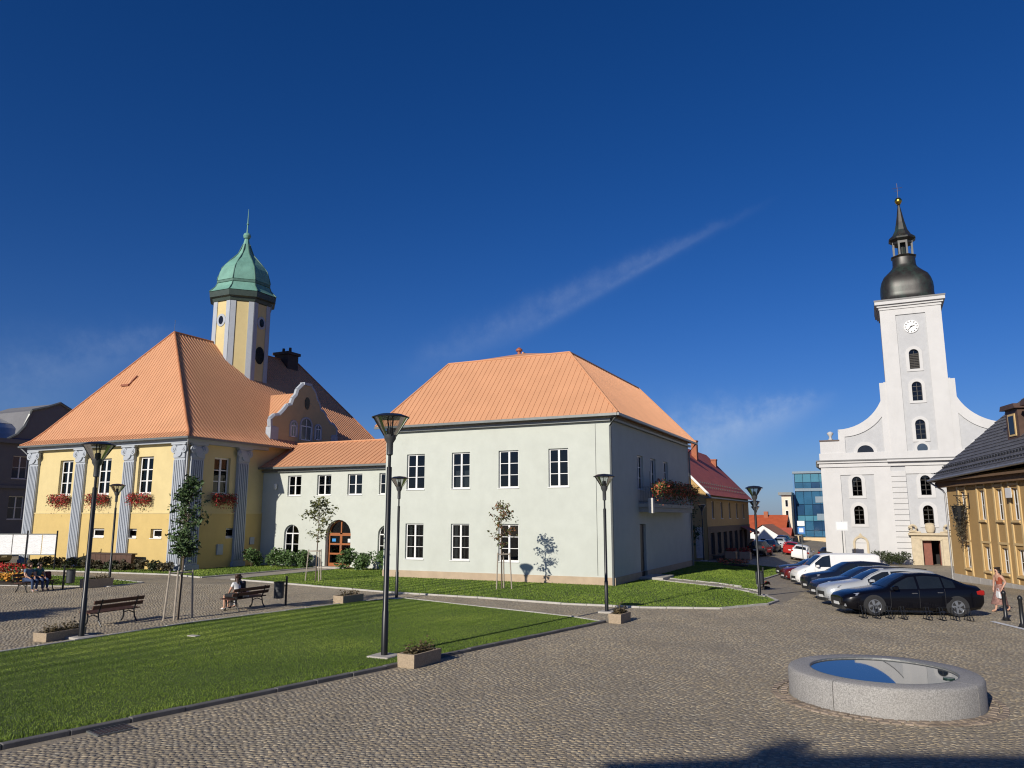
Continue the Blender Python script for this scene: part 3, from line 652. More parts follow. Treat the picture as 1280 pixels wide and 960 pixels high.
roof_slope(lr, wb, M_orange, (LX0-.3, LY-.5, 0), (1, 0, 0), (0, 1, 0), [(0, 0), (LX1-LX0+.3, 0), (LX1-LX0+.3, rY-LY+.5), (0, rY-LY+.5)], [(0, LE), (rY-LY+.5, rZ)], .42)
MB().tube([(LX0-.3, rY, rZ+.05), (LX1, rY, rZ+.05)], .07, 6).build('ridge_cap', M_orange, lr)
MB().box(LX0-.2, LX1-.02, LY-.6, LY-.47, LE-.14, LE-.005).box(LX0, LX1-.01, LY-.2, LY-.004, LE-.36, LE-.2).build('gutter', M_gutter, wb)
MB().lathe([(.06, 0), (.13, .1), (.13, .35), (.05, .42)], 10, (-39.75, LY-.15, 5.4)).build('wall_lamp', M_white, wb, smooth=True)

# ------------------------------------------------------------------ yellow town hall
YX0, YX1, YY0, YY1, YE = -57.4, -41.1, 36.0, 59.0, 8.65
yb = thing('town_hall', 'yellow town hall with grey-blue fluted pilasters and steep orange roof', 'town hall', (YX1, YY0, 0))
yfx = lambda X: X-YX0
ycs = (-53.32, -49.22, -45.0); WY, WH = 4.98, 2.52
BASE_W = [(-49.9, -48.55), (-46.4, -45.3), (-43.95, -42.9)]
wall('wall', M_yel, yb, YX1-YX0, 3.7, YE, [(yfx(c-.72), yfx(c+.72), WY, WY+WH) for c in ycs], (YX0, YY0, 0), reveal=.3)
wall('wall', M_yel2, yb, YX1-YX0+.06, -.3, 3.68, [(yfx(a)+.03, yfx(b)+.03, 2.05, 2.66) for a, b in BASE_W], (YX0-.03, YY0-.06, 0), reveal=.3)
MB().box(YX0-.05, YX1+.05, YY0-.09, YY0, 3.66, 3.74).build('string_course', M_yel, yb)
MB().box(YX1-.003, YX1+.09, YY0, 43.0, 3.66, 3.741).build('string_course', M_yel, yb)
wall('wall', M_yel, yb, YY1-YY0, 3.7, YE, [(2.3, 3.74, WY, WY+WH)], (YX1, YY0, 0), R(90), reveal=.3)
wall('wall', M_yel2, yb, YY1-YY0, -.3, 3.68, [(3.65, 4.6, 2.02, 2.68)], (YX1+.06, YY0, 0), R(90), reveal=.3)
MB().quad((YX0, YY0, -.3), (YX0, YY1, -.3), (YX0, YY1, YE), (YX0, YY0, YE)).quad((YX0, YY1, -.3), (YX1, YY1, -.3), (YX1, YY1, YE), (YX0, YY1, YE)).build('wall', M_yel, yb)
MB().box(YX0+.4, YX1-.4, YY0+2.8, YY0+2.9, 0, YE-.1).box(YX1-2.9, YX1-2.8, YY0+2.9, 43, 0, YE-.1).build('inner_wall', MATS['room_plaster'], yb)
for c in ycs: window(yb, (c-.72, YY0, WY), 1.44, WH, 2, 3, depth=.2, fr=.12, mid=.16, mu=.06)
window(yb, (YX1, YY0+2.3, WY), 1.44, WH, 2, 3, R(90), depth=.2, fr=.12, mid=.16, mu=.06, extra='blind')
for a, b in BASE_W: window(yb, (a, YY0-.06, 2.05), b-a, .61, 1, 1, depth=.2, fr=.13, mid=0)
window(yb, (YX1+.06, YY0+3.65, 2.02), .95, .66, 1, 1, R(90), depth=.2, fr=.12)
def pilaster(root, loc, rz, H=8.3, w=1.0):
    key = 'pilaster_mesh'
    if key not in MATS:
        mb = MB(); mb.box(-w/2-.08, w/2+.08, -.30, 0, 0, .35); mb.box(-w/2, w/2, -.17, 0, .35, H-1.0)
        k = 6; fw = w/k
        for i in range(k): mb.box(-w/2+i*fw+.025, -w/2+(i+1)*fw-.045, -.235, -.168, .5, H-1.15)
        mb2 = MB(); mb2.box(-w/2-.02, w/2+.02, -.24, 0, H-1.0, H-.08); mb2.box(-w/2-.16, w/2+.16, -.36, 0, H-.14, H)
        for sgn in (-1, 1):
            for r0, r1, y in ((.27, .27, -.32), (.17, .17, -.36), (.08, .08, -.40)):
                pts = [(sgn*(w/2-.06)+r0*math.cos(t), H-.42+r0*math.sin(t)) for t in [2*math.pi*j/14 for j in range(14)]]; mb2.prism(pts, 'y', y, -.2)
        sh = [(.30*math.cos(t), H-.62+.32*math.sin(t)) for t in [math.pi+math.pi*j/10 for j in range(11)]]
        mb2.prism(sh, 'y', -.33, -.2); mb2.box(-w/2+.1, w/2-.1, -.31, -.2, H-.62, H-.3)
        MATS[key] = (mb.mesh('pilaster', M_gblue), mb2.mesh('capital', M_gblue))
    p = inst('pilaster', MATS[key][0], root, tuple(Vector(loc)-wloc(root)), rz); inst('capital', MATS[key][1], p); return p
for X in (-56.85, -51.56, -46.5, -41.62): pilaster(yb, (X, YY0, 0), 0)
for Y in (36.72, 40.8): pilaster(yb, (YX1, Y, 0), R(90))
MB().box(YX0-.1, YX1+.38, YY0-.38, YY0, 8.28, YE-.05).box(YX1, YX1+.38, YY0, 43.0, 8.28, YE-.051).box(YX0-.2, YX1+.52, YY0-.52, YY0, YE-.15, YE-.02).box(YX1, YX1+.52, YY0, 43.0, YE-.15, YE-.021).build('cornice', M_gblue, yb)
# roof with bell-cast eaves
e0x, e1x, e0y, e1y = YX0-.65, YX1+.65, YY0-.65, YY1+.3; RX = (e0x+e1x)/2; AY, AZ = 41.0, 17.75; AY2 = 55.3
half = RX-e0x; bi, bz = 1.3, 9.7; RG_ = [(0, 0, YE), (.5, .55, 9.02), (.95, 1.3, 9.7), (AY-e0y, half, AZ)]   # (front inset, side inset, height)
def yroof_pts(): 
    return [[(e0x+s, e0y+f, z), (e1x-s, e0y+f, z), (e1x-s, e1y-.3*f, z), (e0x+s, e1y-.3*f, z)] for f, s, z in RG_[:3]]
RI_ = yroof_pts(); E, Bm, Bk = RI_; A1, A2 = (RX, AY, AZ), (RX, AY2, AZ)
yr = MB()
for i in range(4): yr.quad(E[i], E[(i+1) % 4], Bm[(i+1) % 4], Bm[i]); yr.quad(Bm[i], Bm[(i+1) % 4], Bk[(i+1) % 4], Bk[i])
yr.quad(Bk[0], Bk[1], A1).quad(Bk[1], Bk[2], A2, A1).quad(Bk[2], Bk[3], A2).quad(Bk[3], Bk[0], A1, A2).quad(*[(p[0], p[1], p[2]-.01) for p in E])
yr = yr.build('roof', M_orange, yb)
Wf = e1x-e0x; Df = e1y-e0y; fi = AY-e0y
roof_slope(yr, yb, M_orange, (e0x, e0y, 0), (1, 0, 0), (0, 1, 0), [(0, 0), (Wf, 0)]+[(Wf-s, f) for f, s, z in RG_[1:3]]+[(half, fi)]+[(s, f) for f, s, z in RG_[2:0:-1]], [(f, z) for f, s, z in RG_], .30, rib=.045)
roof_slope(yr, yb, M_orange, (e1x, e0y, 0), (0, 1, 0), (-1, 0, 0), [(0, 0), (Df, 0), (Df-.3, bi), (AY2-e0y, half), (fi, half)]+[(f, s) for f, s, z in RG_[2:0:-1]], [(s, z) for f, s, z in RG_], .30, rib=.045)
cap = MB()
for a, b in ((E[0], Bm[0]), (Bm[0], Bk[0]), (Bk[0], A1), (E[1], Bm[1]), (Bm[1], Bk[1]), (Bk[1], A1), (A1, A2), (A2, Bk[2]), (Bk[2], E[2])): cap.tube([Vector(a)+Vector((0, 0, .05)), Vector(b)+Vector((0, 0, .05))], .07, 6)
cap.build('ridge_cap', mat('dull_orange_cap', (.42, .17, .075), .6), yr); MB().tube([A1, (A1[0], A1[1], AZ+1.0)], .015, 5).build('lightning_rod', M_gutter, yr)
sn = MB().box(-51.2, -50.4, 38.2, 38.45, 13.15, 13.3).tube([(-50.45, 38.3, 13.25), (-50.1, 38.68, 13.98)], .06, 5).build('snow_hook', mat('brown_hook', (.25, .08, .04), .6), yr)
MB().box(e0x, e1x, e0y-.13, e0y+.01, YE-.13, YE-.004).box(e1x-.01, e1x+.13, e0y-.13, 45.0, YE-.13, YE-.005).build('gutter', M_gutter, yb)
M_zp = mat('zinc_pipe', (.35, .36, .37), .5, .1, metallic=.3); MB().tube([(e1x-.05, e0y+.05, YE-.1), (YX1+.14, YY0-.14, YE-.9), (YX1+.14, YY0-.14, 0)], .06, 8).build('downpipe', M_zp, yb, smooth=True); MB().tube([(e0x+.1, e0y, YE-.1), (YX0-.1, YY0-.1, YE-.8), (YX0-.1, YY0-.1, 0)], .06, 8).build('downpipe', mat('zinc_pipe', (.35, .36, .37), .5, .1, metallic=.3), yb, smooth=True)
ch = MB().box(-50.0, -48.4, 52.9, 54.3, 15.5, 18.25).box(-50.15, -48.25, 52.75, 54.45, 18.25, 18.5).build('chimney', M_brick, yr)
MB().lathe([(.14, 0), (.12, .5)], 8, (-49.6, 53.6, 18.5)).lathe([(.14, 0), (.12, .5)], 8, (-48.8, 53.6, 18.5)).build('chimney_pot', M_brick, ch)
# wall boxes near the link
MB().box(YX1+.06, YX1+.16, 38.9, 39.4, .9, 1.6).box(YX1+.06, YX1+.14, 41.9, 42.3, 1.5, 2.0).build('meter_box', M_gblue, yb)
# baroque dormer gable
GC, GZ = 47.55, 9.05; DX = -41.25
half_p = [(3.25, 9.05), (3.25, 10.15), (3.85, 10.2), (3.9, 10.75), (3.55, 11.05), (3.0, 11.15), (2.6, 11.5), (2.15, 12.0), (1.75, 12.1), (1.55, 12.6), (1.2, 12.95), (1.05, 13.4), (.6, 13.8), (.42, 13.95)]
prof = [(GC+a, z) for a, z in half_p]+[(GC-a, z) for a, z in reversed(half_p)]
gab = MB().prism(prof, 'x', DX-.35, DX).build('dormer_gable', mat('dormer_ochre', (.48, .37, .20), .9, .06), yb)
tr = MB()
for a, b in zip(half_p[1:-1], half_p[2:]):
    for s in (-1, 1): tr.tube([(DX-.16, GC+s*a[0], a[1]), (DX-.16, GC+s*b[0], b[1])], .2, 6)
tr.box(DX-.42, DX+.07, GC-.46, GC+.46, 13.9, 14.12)
for s in (-1, 1): tr.box(DX-.45, DX+.05, GC+s*3.55-.42, GC+s*3.55+.42, 9.0, 10.18); tr.lathe([(.30, -.24), (.36, 0), (.30, .24)], 12, (0, 0, 0)) if False else None
tr.build('coping', M_gblue, gab)
for yc, w, z0, h in ((GC, 1.25, 9.45, 1.75), (GC-1.45, .62, 9.6, 1.2), (GC+1.45, .62, 9.6, 1.2)):
    sw = MB(); o_ = arch_pts(yc-w/2-.14, yc+w/2+.14, z0+h-w/2, w/2+.14); i_ = arch_pts(yc-w/2, yc+w/2, z0+h-w/2, w/2)
    for p, q, a, b in zip(o_[:-1], o_[1:], i_[:-1], i_[1:]): sw.add([(DX+.06, p[0], p[1]), (DX+.06, q[0], q[1]), (DX+.06, b[0], b[1]), (DX+.06, a[0], a[1]), (DX, p[0], p[1]), (DX, q[0], q[1]), (DX, b[0], b[1]), (DX, a[0], a[1])], [(0, 1, 2, 3), (0, 4, 5, 1), (3, 2, 6, 7)])
    sw.box(DX, DX+.06, yc-w/2-.14, yc-w/2, z0, z0+h-w/2).box(DX, DX+.06, yc+w/2, yc+w/2+.14, z0, z0+h-w/2).build('surround', M_gblue, gab)
    fw = MB(); fw.box(DX+.005, DX+.05, yc-w/2, yc-w/2+.07, z0, z0+h-w/2).box(DX+.005, DX+.05, yc+w/2-.07, yc+w/2, z0, z0+h-w/2).box(DX+.006, DX+.05, yc-w/2, yc+w/2, z0, z0+.08).box(DX+.006, DX+.05, yc-w/2, yc+w/2, z0+h-w/2-.04, z0+h-w/2+.04).box(DX+.007, DX+.045, yc-.03, yc+.03, z0, z0+h-.05)
    fo = fw.build('window', M_white, gab); gp = [(p[0], p[1]) for p in i_]
    MB().prism([(yc-w/2, z0)]+gp+[(yc+w/2, z0)], 'x', DX+.004, DX+.02).build('pane', mat('dull_glass', (.05, .07, .10), .08, .2), fo)
ov = [(GC+.28*math.cos(t), 12.45+.5*math.sin(t)) for t in [2*math.pi*i/18 for i in range(18)]]; MB().prism(ov, 'x', DX, DX+.05).build('oval_window', mat('black_glass', (.012, .013, .016), .06, .2), gab)
# dormer roof: two slopes back into the main roof
dr = MB(); rz_, ez_ = 13.35, 10.3; bx_ = DX-.3; hw_ = 3.1
xr = e1x-bi-(rz_-bz)/((AZ-bz)/(half-bi)); xe = e1x-bi-(ez_-bz)/((AZ-bz)/(half-bi))
for s in (-1, 1): dr.quad((bx_, GC, rz_), (xr-.1, GC, rz_), (xe-.1, GC+s*hw_, ez_), (bx_, GC+s*hw_, ez_)); dr.quad((bx_, GC+s*hw_, ez_), (xe-.1, GC+s*hw_, ez_), (xe-.1, GC+s*hw_, ez_-1.6), (bx_, GC+s*hw_, ez_-1.6))
dro = dr.build('dormer_roof', M_orange, yb)
pitch = (rz_-ez_)/hw_
roof_slope(dro, yb, M_orange, (xe-.0, GC-hw_-.1, 0), (1, 0, 0), (0, 1, 0), [(0, 0), (bx_-xe, 0), (bx_-xe, hw_+.1), (xr-xe, hw_+.1)], [(0, ez_-.1*pitch), (hw_+.1, rz_)], .32)
# octagonal tower
TX, TY, TR, T0, T1 = -48.55, 47.2, 2.42, 12.0, 21.55
ph = R(22.5); tw = MB().lathe([(TR, T0), (TR, T1)], 8, (TX, TY, 0), ph).build('tower', M_yel, yb)
for k in range(8):
    cs = MB()
    t = ph+k*math.pi/4; cx, cy = TX+TR*math.cos(t), TY+TR*math.sin(t)
    for s in (-1, 1):
        t2 = t+s*math.pi/8; d = Vector((-math.sin(t2), math.cos(t2), 0))*s; nrm = Vector((math.cos(t2), math.sin(t2), 0)); a = Vector((cx, cy, 0)); b = a+d*.42
        vs = [a, b, b+nrm*.06, a+nrm*.06]; cs.add([(v.x, v.y, T0) for v in vs]+[(v.x, v.y, T1) for v in vs], [(0, 1, 5, 4), (1, 2, 6, 5), (2, 3, 7, 6), (3, 0, 4, 7), (4, 5, 6, 7)])
    cs.build('corner_strip', M_gblue, tw)
def face_disc(k, z, rx, rz2, m, name, off, thick):
    t = ph+(k+.5)*math.pi/4; nrm = Vector((math.cos(t), math.sin(t), 0)); d = Vector((-math.sin(t), math.cos(t), 0)); c = Vector((TX, TY, z))+nrm*(TR*math.cos(math.pi/8)+off)
    n = 20; vs = [c+d*rx*math.cos(2*math.pi*i/n)+Vector((0, 0, rz2*math.sin(2*math.pi*i/n))) for i in range(n)]
    MB().add([tuple(v) for v in vs]+[tuple(v+nrm*thick) for v in vs], [tuple(range(n, 2*n))]+[(i, (i+1) % n, n+(i+1) % n, n+i) for i in range(n)]).build(name, m, tw)
for k in range(8):
    t = math.degrees(ph+(k+.5)*math.pi/4) % 360
    if abs(t-315) < 1: continue
    face_disc(k, 19.6, .48, .55, M_gblue, 'oculus_surround', 0, .05); face_disc(k, 19.6, .25, .36, MATS['black_glass'], 'oculus', .05, .02)
    if min(t, 360-t) < 1: face_disc(k, 16.8, .5, .75, MATS['black_glass'], 'oval_window', 0, .04)
MB().lathe([(TR, T1-.35), (TR+.12, T1-.3), (TR+.2, T1-.05), (2.85, T1+.05), (2.9, T1+.5), (2.72, T1+.62), (2.4, T1+.64)], 8, (TX, TY, 0), ph).build('tower_cornice', M_copperd, tw)
D0 = T1+.55
dome = MB().lathe([(2.92, D0), (2.70, D0+0.193), (2.42, D0+0.525), (2.30, D0+0.831), (2.26, D0+0.849), (2.26, D0+1.094), (2.32, D0+1.111), (2.28, D0+1.356), (2.16, D0+1.838), (2.0, D0+2.275), (1.74, D0+2.669), (1.38, D0+3.062), (1.02, D0+3.413), (.68, D0+3.850), (.44, D0+4.331), (.30, D0+4.812), (.20, D0+5.250), (.18, D0+5.337)], 8, (TX, TY, 0), ph).build('dome', M_copper, tw)
rb = MB(); pr_ = [(2.92, D0), (2.42, D0+0.525), (2.30, D0+0.831)]; pr2 = [(2.32, D0+1.111), (2.28, D0+1.356), (2.0, D0+2.275), (1.38, D0+3.062), (.68, D0+3.850), (.30, D0+4.812)]
for k in range(8):
    t = ph+k*math.pi/4
    for pp in (pr_, pr2): rb.tube([(TX+r*math.cos(t), TY+r*math.sin(t), z) for r, z in pp], .05, 5)
rb.lathe([(2.28, D0+0.849), (2.34, D0+0.875), (2.34, D0+1.050), (2.28, D0+1.094)], 8, (TX, TY, 0), ph, close=False)
rb.build('dome_rib', mat('dark_verdigris', (.075, .16, .125), .6, .2, 3), dome)
MB().lathe([(.05, D0+5.294), (.26, D0+5.407), (.34, D0+5.617), (.26, D0+5.828), (.07, D0+5.950), (.05, D0+6.650), (.12, D0+6.737), (.05, D0+6.825), (.015, D0+8.138)], 12, (TX, TY, 0)).build('finial', M_copper, dome, smooth=True)
# window boxes
for k, (x, y, rz, lab) in enumerate(((-53.32, YY0-.28, 0, 'red geranium window box on the yellow front, leftmost of three'), (-49.22, YY0-.28, 0, 'red geranium window box on the yellow front, middle of three behind the tall lamp'), (-45.0, YY0-.28, 0, 'red geranium window box on the yellow front, rightmost of three'), (YX1+.3, YY0+3.02, R(90), 'red geranium window box on the shaded yellow side wall'))):
    o = thing('window_box', lab, 'flower box', (x, y, 4.62), rz, 'geranium boxes on the yellow town hall')
    MB().box(-.8, .8, -.12, .2, -.05, .16).build('box', MATS['flower_box_brown'], o, world=False)
    flower_mass('f', o, [(M_leafd, .3, 'foliage'), (M_redfl, .7, 'blossom')], [(-1.0, 1.0, -.36, .12, -.25, .42)], 1150, .055, 20+k, .25)

# ------------------------------------------------------------------ church
CX, CYY, CZ0 = 4.44, 95.0, -1.9
M_cw = mat('white_limewash', (.545, .54, .53), .9, .04, 1, .08, 30, stain=(.46, .455, .445), stain_scale=.35, stain_amt=.55, streaks=.6)
M_cg = mat('grey_roughcast', (.455, .46, .465), .95, .10, 2, .25, 25, stain=(.39, .395, .40), stain_scale=.5, stain_amt=.5)
M_stone = mat('portal_sandstone', (.50, .42, .29), .85, .15, 3, .2, 25)
M_lead = mat('dark_dome_sheet', (.024, .022, .019), .42, .45, 1.2, .1, 8, stain=(.03, .06, .047), stain_scale=.9, stain_amt=.85, streaks=.6, metallic=.1)
M_leadb = mat('brown_dome_sheet', (.075, .042, .026), .5, .4, 1.5)
cb = thing('church', 'white baroque church with clock tower and dark onion dome', 'church', (CX, CYY, CZ0))
def C(mb, name, m, par=None, **k):
    mb.v = [(p[0]+CX, p[1]+CYY, p[2]+CZ0) for p in mb.v]; return mb.build(name, m, par or cb, **k)
HW, CO = 10.5, 11.5
uw = (-6.85, 0, 6.85); ops = [(HW+x-.5, HW+x+.5, 7.65, 9.8, .5) for x in uw]+[(HW+x-.5, HW+x+.5, 4.5, 6.55, .5) for x in uw]+[(HW-.85, HW+.85, 0, 2.8)]
wall('wall', M_cg, cb, 2*HW, -.5, CO, ops, (CX-HW, CYY, CZ0), reveal=.5)
C(MB().quad((-HW, 0, -.5), (-HW, 26, -.5), (-HW, 26, CO), (-HW, 0, CO)).quad((HW, 0, -.5), (HW, 26, -.5), (HW, 26, CO), (HW, 0, CO)).quad((-HW, 26, -.5), (HW, 26, -.5), (HW, 26, CO), (-HW, 26, CO)), 'wall', M_cw)
C(MB().box(-HW+.2, HW-.2, 3.0, 3.1, 0, CO), 'inner_wall', M_dark)
# white pilaster strips over the grey field
y0 = -.14
for a, b in ((-HW-.02, -8.5), (-5.05, -3.3), (3.3, 5.05), (8.5, HW+.02)): C(MB().box(a, b, y0, .05, -.5, CO-.6), 'pilaster', M_cw)
for a, b in ((-8.5, -5.05), (5.05, 8.5), (-1.85, 1.85)): C(MB().box(a, b, y0+.002, .05, CO-1.5, CO-.6), 'frieze_panel', M_cw)
for s in (-1, 1):
    for k in range(18):
        a, b = (-3.3, -1.85) if s < 0 else (1.85, 3.3); C(MB().box(a, b, y0-.03, .05, -.45+k*.6, -.45+k*.6+.56), 'rusticated_block', M_cw, bevel=.015)
# window surrounds
def surround(x0, x1, z0, zt, w, y, par=None, m=None):
    r = (x1-x0)/2; mb = MB(); o_ = arch_pts(x0-w, x1+w, zt-r, r+w, 14); i_ = arch_pts(x0, x1, zt-r, r, 14)
    for p, q, a, b in zip(o_[:-1], o_[1:], i_[:-1], i_[1:]): mb.add([(p[0], y, p[1]), (q[0], y, q[1]), (b[0], y, b[1]), (a[0], y, a[1]), (p[0], y+.12, p[1]), (q[0], y+.12, q[1]), (b[0], y+.12, b[1]), (a[0], y+.12, a[1])], [(0, 1, 2, 3), (0, 4, 5, 1), (3, 2, 6, 7)])
    mb.box(x0-w, x0, y, y+.12, z0-w*.8, zt-r).box(x1, x1+w, y, y+.12, z0-w*.8, zt-r).box(x0, x1, y+.001, y+.12, z0-w*.8, z0)
    return C(mb, 'window_surround', m or M_cw, par)
M_cwin = mat('dark_window_frame', (.05, .045, .04), .6, .2)
for x in uw:
    for z0, h in ((7.65, 2.15), (4.5, 2.05)):
        surround(x-.5, x+.5, z0, z0+h, .38, -.08); window(cb, (CX+x-.5, CYY, CZ0+z0), 1.0, h, 2, 3, depth=.3, fr=.05, mid=.06, mu=.04, arch=.5, m=M_cwin, glass=M_glass, sill=False)
# main cornice
C(MB().box(-HW-.35, HW+.35, -.5, .2, CO-.15, CO+.05).box(-HW-.2, HW+.2, -.3, .2, CO-.6, CO-.15).box(-HW-.1, HW+.1, -.2, .2, CO-.001+.05, CO+1.0).box(-3.6, 3.6, -.75, .2, CO-.149, CO+.051), 'cornice', M_cw)
C(MB().box(-HW-.45, HW+.45, -.62, .1, CO+.055, CO+.20), 'cornice_flashing', mat('zinc_flashing', (.12, .12, .12), .5))
C(MB().box(-HW-.55, -HW+.1, .2, 26, CO-.5, CO+.1), 'side_eave', M_lead)
for s in (-1, 1):
    pb_ = C(MB().box(*sorted((s*(HW-.05), s*8.4)), -.1, .9, CO+1.0, 13.9), 'parapet_block', M_cw); C(MB().box(*sorted((s*HW, s*8.35)), -.2, 1.0, 13.9, 14.05), 'parapet_cap', M_leadb, pb_)
C(MB().lathe([(.22, 0), (.26, .15), (.12, .22), (.18, .5), (.34, .7), (.36, .85), (.12, 1.0), (.02, 1.02)], 12, (-9.3, .4, 14.05)), 'stone_vase', M_cw, smooth=True)
# curved gable
def gcurve(n=14):
    out = []
    for i in range(n+1):
        t = math.pi/2*i/n; out.append((3.3+(8.44-3.3)*(1-math.sin(t)), 15.2+(20.4-15.2)*(1-math.cos(t))))
    return out
gc = gcurve()
for s in (-1, 1):
    pts = [(s*3.0, CO+1.0), (s*8.44, CO+1.0)]+[(s*x, z) for x, z in gc]+[(s*3.0, 20.4)]
    C(MB().prism(pts, 'y', 0, .7), 'gable_wing', M_cg)
    bd = MB(); w = .95
    for (xa, za), (xb, zb) in zip(gc[:-1], gc[1:]):
        bd.add([(s*xa, -.14, za), (s*xb, -.14, zb), (s*(xb-.55), -.14, zb-.85), (s*(xa-.55), -.14, za-.85), (s*xa, .75, za+.05), (s*xb, .75, zb+.05), (s*(xb-.55), 0, zb-.85), (s*(xa-.55), 0, za-.85)], [(0, 1, 2, 3), (0, 4, 5, 1), (3, 2, 6, 7)])
    bd.box(*(sorted((s*8.44, s*7.75))), -.138, .02, CO+1.0, 14.9); bd.box(*(sorted((s*3.0, s*3.75))), -.136, .02, CO+1.0, 20.3)
    C(bd, 'gable_band', M_cw)
    x = s*5.7; hw = .85; pts = [(x-hw*math.cos(math.pi*i/14), 12.5+hw*.95*math.sin(math.pi*i/14)) for i in range(15)]
    C(MB().prism(pts, 'y', -.03, .0), 'half_round_window', MATS['black_glass'])
    mb = MB()
    for a, b in zip(pts[:-1], pts[1:]):
        f = lambda p, k: (x+(p[0]-x)*k, 12.5+(p[1]-12.5)*k)
        p, q, c2, d2 = f(a, 1.45), f(b, 1.45), b, a; mb.add([(p[0], -.1, p[1]), (q[0], -.1, q[1]), (c2[0], -.1, c2[1]), (d2[0], -.1, d2[1]), (p[0], 0, p[1]), (q[0], 0, q[1]), (c2[0], 0, c2[1]), (d2[0], 0, d2[1])], [(0, 1, 2, 3), (0, 4, 5, 1), (3, 2, 6, 7)])
    C(mb, 'window_surround', M_cw)
C(MB().prism([(-8.2, CO+1), (8.2, CO+1), (8.0, 14), (0, 19), (-8.0, 14)], 'y', .8, 26), 'nave_roof', M_lead)
# tower
TH = 3.05; ops = [(TH-.5, TH+.5, 13.75, 15.95, .5), (TH-.5, TH+.5, 18.05, 20.2, .5), (TH-.5, TH+.5, 21.65, 23.9, .5)]
tws = wall('tower', M_cg, cb, 2*TH, CO+.2, 29.1, ops, (CX-TH, CYY-.08, CZ0), reveal=.4)
C(MB().quad((-TH, -.08, CO), (-TH, 6, CO), (-TH, 6, 29.1), (-TH, -.08, 29.1)).quad((TH, -.08, CO), (TH, 6, CO), (TH, 6, 29.1), (TH, -.08, 29.1)).quad((-TH, 6, CO), (TH, 6, CO), (TH, 6, 29.1), (-TH, 6, 29.1)), 'tower_wall', M_cw)
C(MB().box(-TH+.3, TH-.3, 2.0, 2.1, CO, 29), 'tower_inner_wall', M_dark)
C(MB().box(-TH-.04, -1.5, -.22, .0, CO+.2, 28.0), 'tower_pilaster', M_cw); C(MB().box(1.5, TH+.04, -.22, .0, CO+.2, 28.0), 'tower_pilaster', M_cw); C(MB().box(-TH-.04, TH+.04, -.221, .0, 28.0, 29.1), 'tower_frieze', M_cw)
C(MB().box(-TH-.12, TH+.12, -.32, 6.2, 28.7, 29.0).box(-TH-.3, TH+.3, -.5, 6.4, 29.0, 29.25).box(-3.55, 3.55, -.75, 6.6, 29.25, 29.62), 'tower_cornice', M_cw)
C(MB().box(-3.6, 3.6, -.8, 6.65, 29.62, 29.8), 'cornice_flashing', MATS['zinc_flashing'])
for z0, z1, lou in ((13.75, 15.95, 0), (18.05, 20.2, 1), (21.65, 23.9, 1)):
    surround(-.5, .5, z0, z1, .34, -.17)
    w_ = window(cb, (CX-.5, CYY-.08, CZ0+z0), 1.0, z1-z0, 2, 3, depth=.25, fr=.05, mid=.06, mu=.04, arch=.5, m=M_cwin, sill=False)
    if lou == 1 and z0 > 20:
        for k in range(9): MB().add([(.06, .16, .12+k*.19), (.94, .16, .12+k*.19), (.94, .24, .26+k*.19), (.06, .24, .26+k*.19)], [(0, 1, 2, 3)]).build('louvre', M_cwin, w_, world=False)
oc = lambda r, z, y0, y1, n=24: MB().prism([(r*math.cos(2*math.pi*i/n), z+r*math.sin(2*math.pi*i/n)) for i in range(n)], 'y', y0, y1)
C(oc(.78, 12.75, -.17, -.05), 'oculus_surround', M_cw); C(oc(.52, 12.75, -.19, -.06), 'oculus', MATS['dull_glass'])
clk = C(oc(.74, 26.5, -.2, -.05, 32), 'clock_face', M_white)
hm = MB()
for k in range(12):
    t = 2*math.pi*k/12; d, n_ = (math.sin(t), math.cos(t)), (math.cos(t), -math.sin(t)); w = .045; a, b = .5, .68
    hm.add([(d[0]*q+n_[0]*s*w, -.215, 26.5+d[1]*q+n_[1]*s*w) for q, s in ((a, -1), (a, 1), (b, 1), (b, -1))], [(0, 1, 2, 3)])
def hand(t, L, w):
    d, n_ = (math.sin(t), math.cos(t)), (math.cos(t), -math.sin(t)); hm.add([(d[0]*q+n_[0]*s*w, -.225, 26.5+d[1]*q+n_[1]*s*w) for q, s in ((-.12, -1), (-.12, 1), (L, .4), (L, -.4))], [(0, 1, 2, 3)])
hand(R(225), .62, .055); hand(R(70), .42, .07); C(hm, 'clock_hand', M_black, clk)
# onion dome, lantern, spire
dp = [(3.5, 29.8), (3.2, 29.9), (2.98, 30.15), (2.86, 30.5), (2.84, 30.9), (2.86, 31.4), (2.82, 31.95), (2.68, 32.5), (2.42, 33.05), (2.05, 33.55), (1.65, 33.95), (1.38, 34.25), (1.27, 34.6), (1.24, 35.45)]
dm = MB(); n = 8; 
def squircle(prof, nseg=32):
    mb = MB(); b = 0
    for r, z in prof:
        for k in range(nseg):
            t = 2*math.pi*k/nseg; c, s = math.cos(t), math.sin(t); e = 4.0 if r > 2.2 else 2.6; q = (abs(c)**e+abs(s)**e)**(-1/e); mb.v.append((r*c*q*.98, 3.0+r*s*q*.98, z))
    for i in range(len(prof)-1):
        for k in range(nseg): k2 = (k+1) % nseg; mb.f.append((i*nseg+k, i*nseg+k2, (i+1)*nseg+k2, (i+1)*nseg+k))
    return mb
dmo = C(squircle(dp), 'onion_dome', M_lead, smooth=True)
C(MB().lathe([(1.15, 35.3), (1.3, 35.5), (1.45, 35.65), (1.3, 35.75), (1.1, 35.78)], 8, (0, 3, 0), ph), 'lantern_sill', M_lead)
lp = MB()
for k in range(8):
    t = ph+k*math.pi/4; lp.box(1.05*math.cos(t)-.1, 1.05*math.cos(t)+.1, 3+1.05*math.sin(t)-.1, 3+1.05*math.sin(t)+.1, 35.7, 37.5)
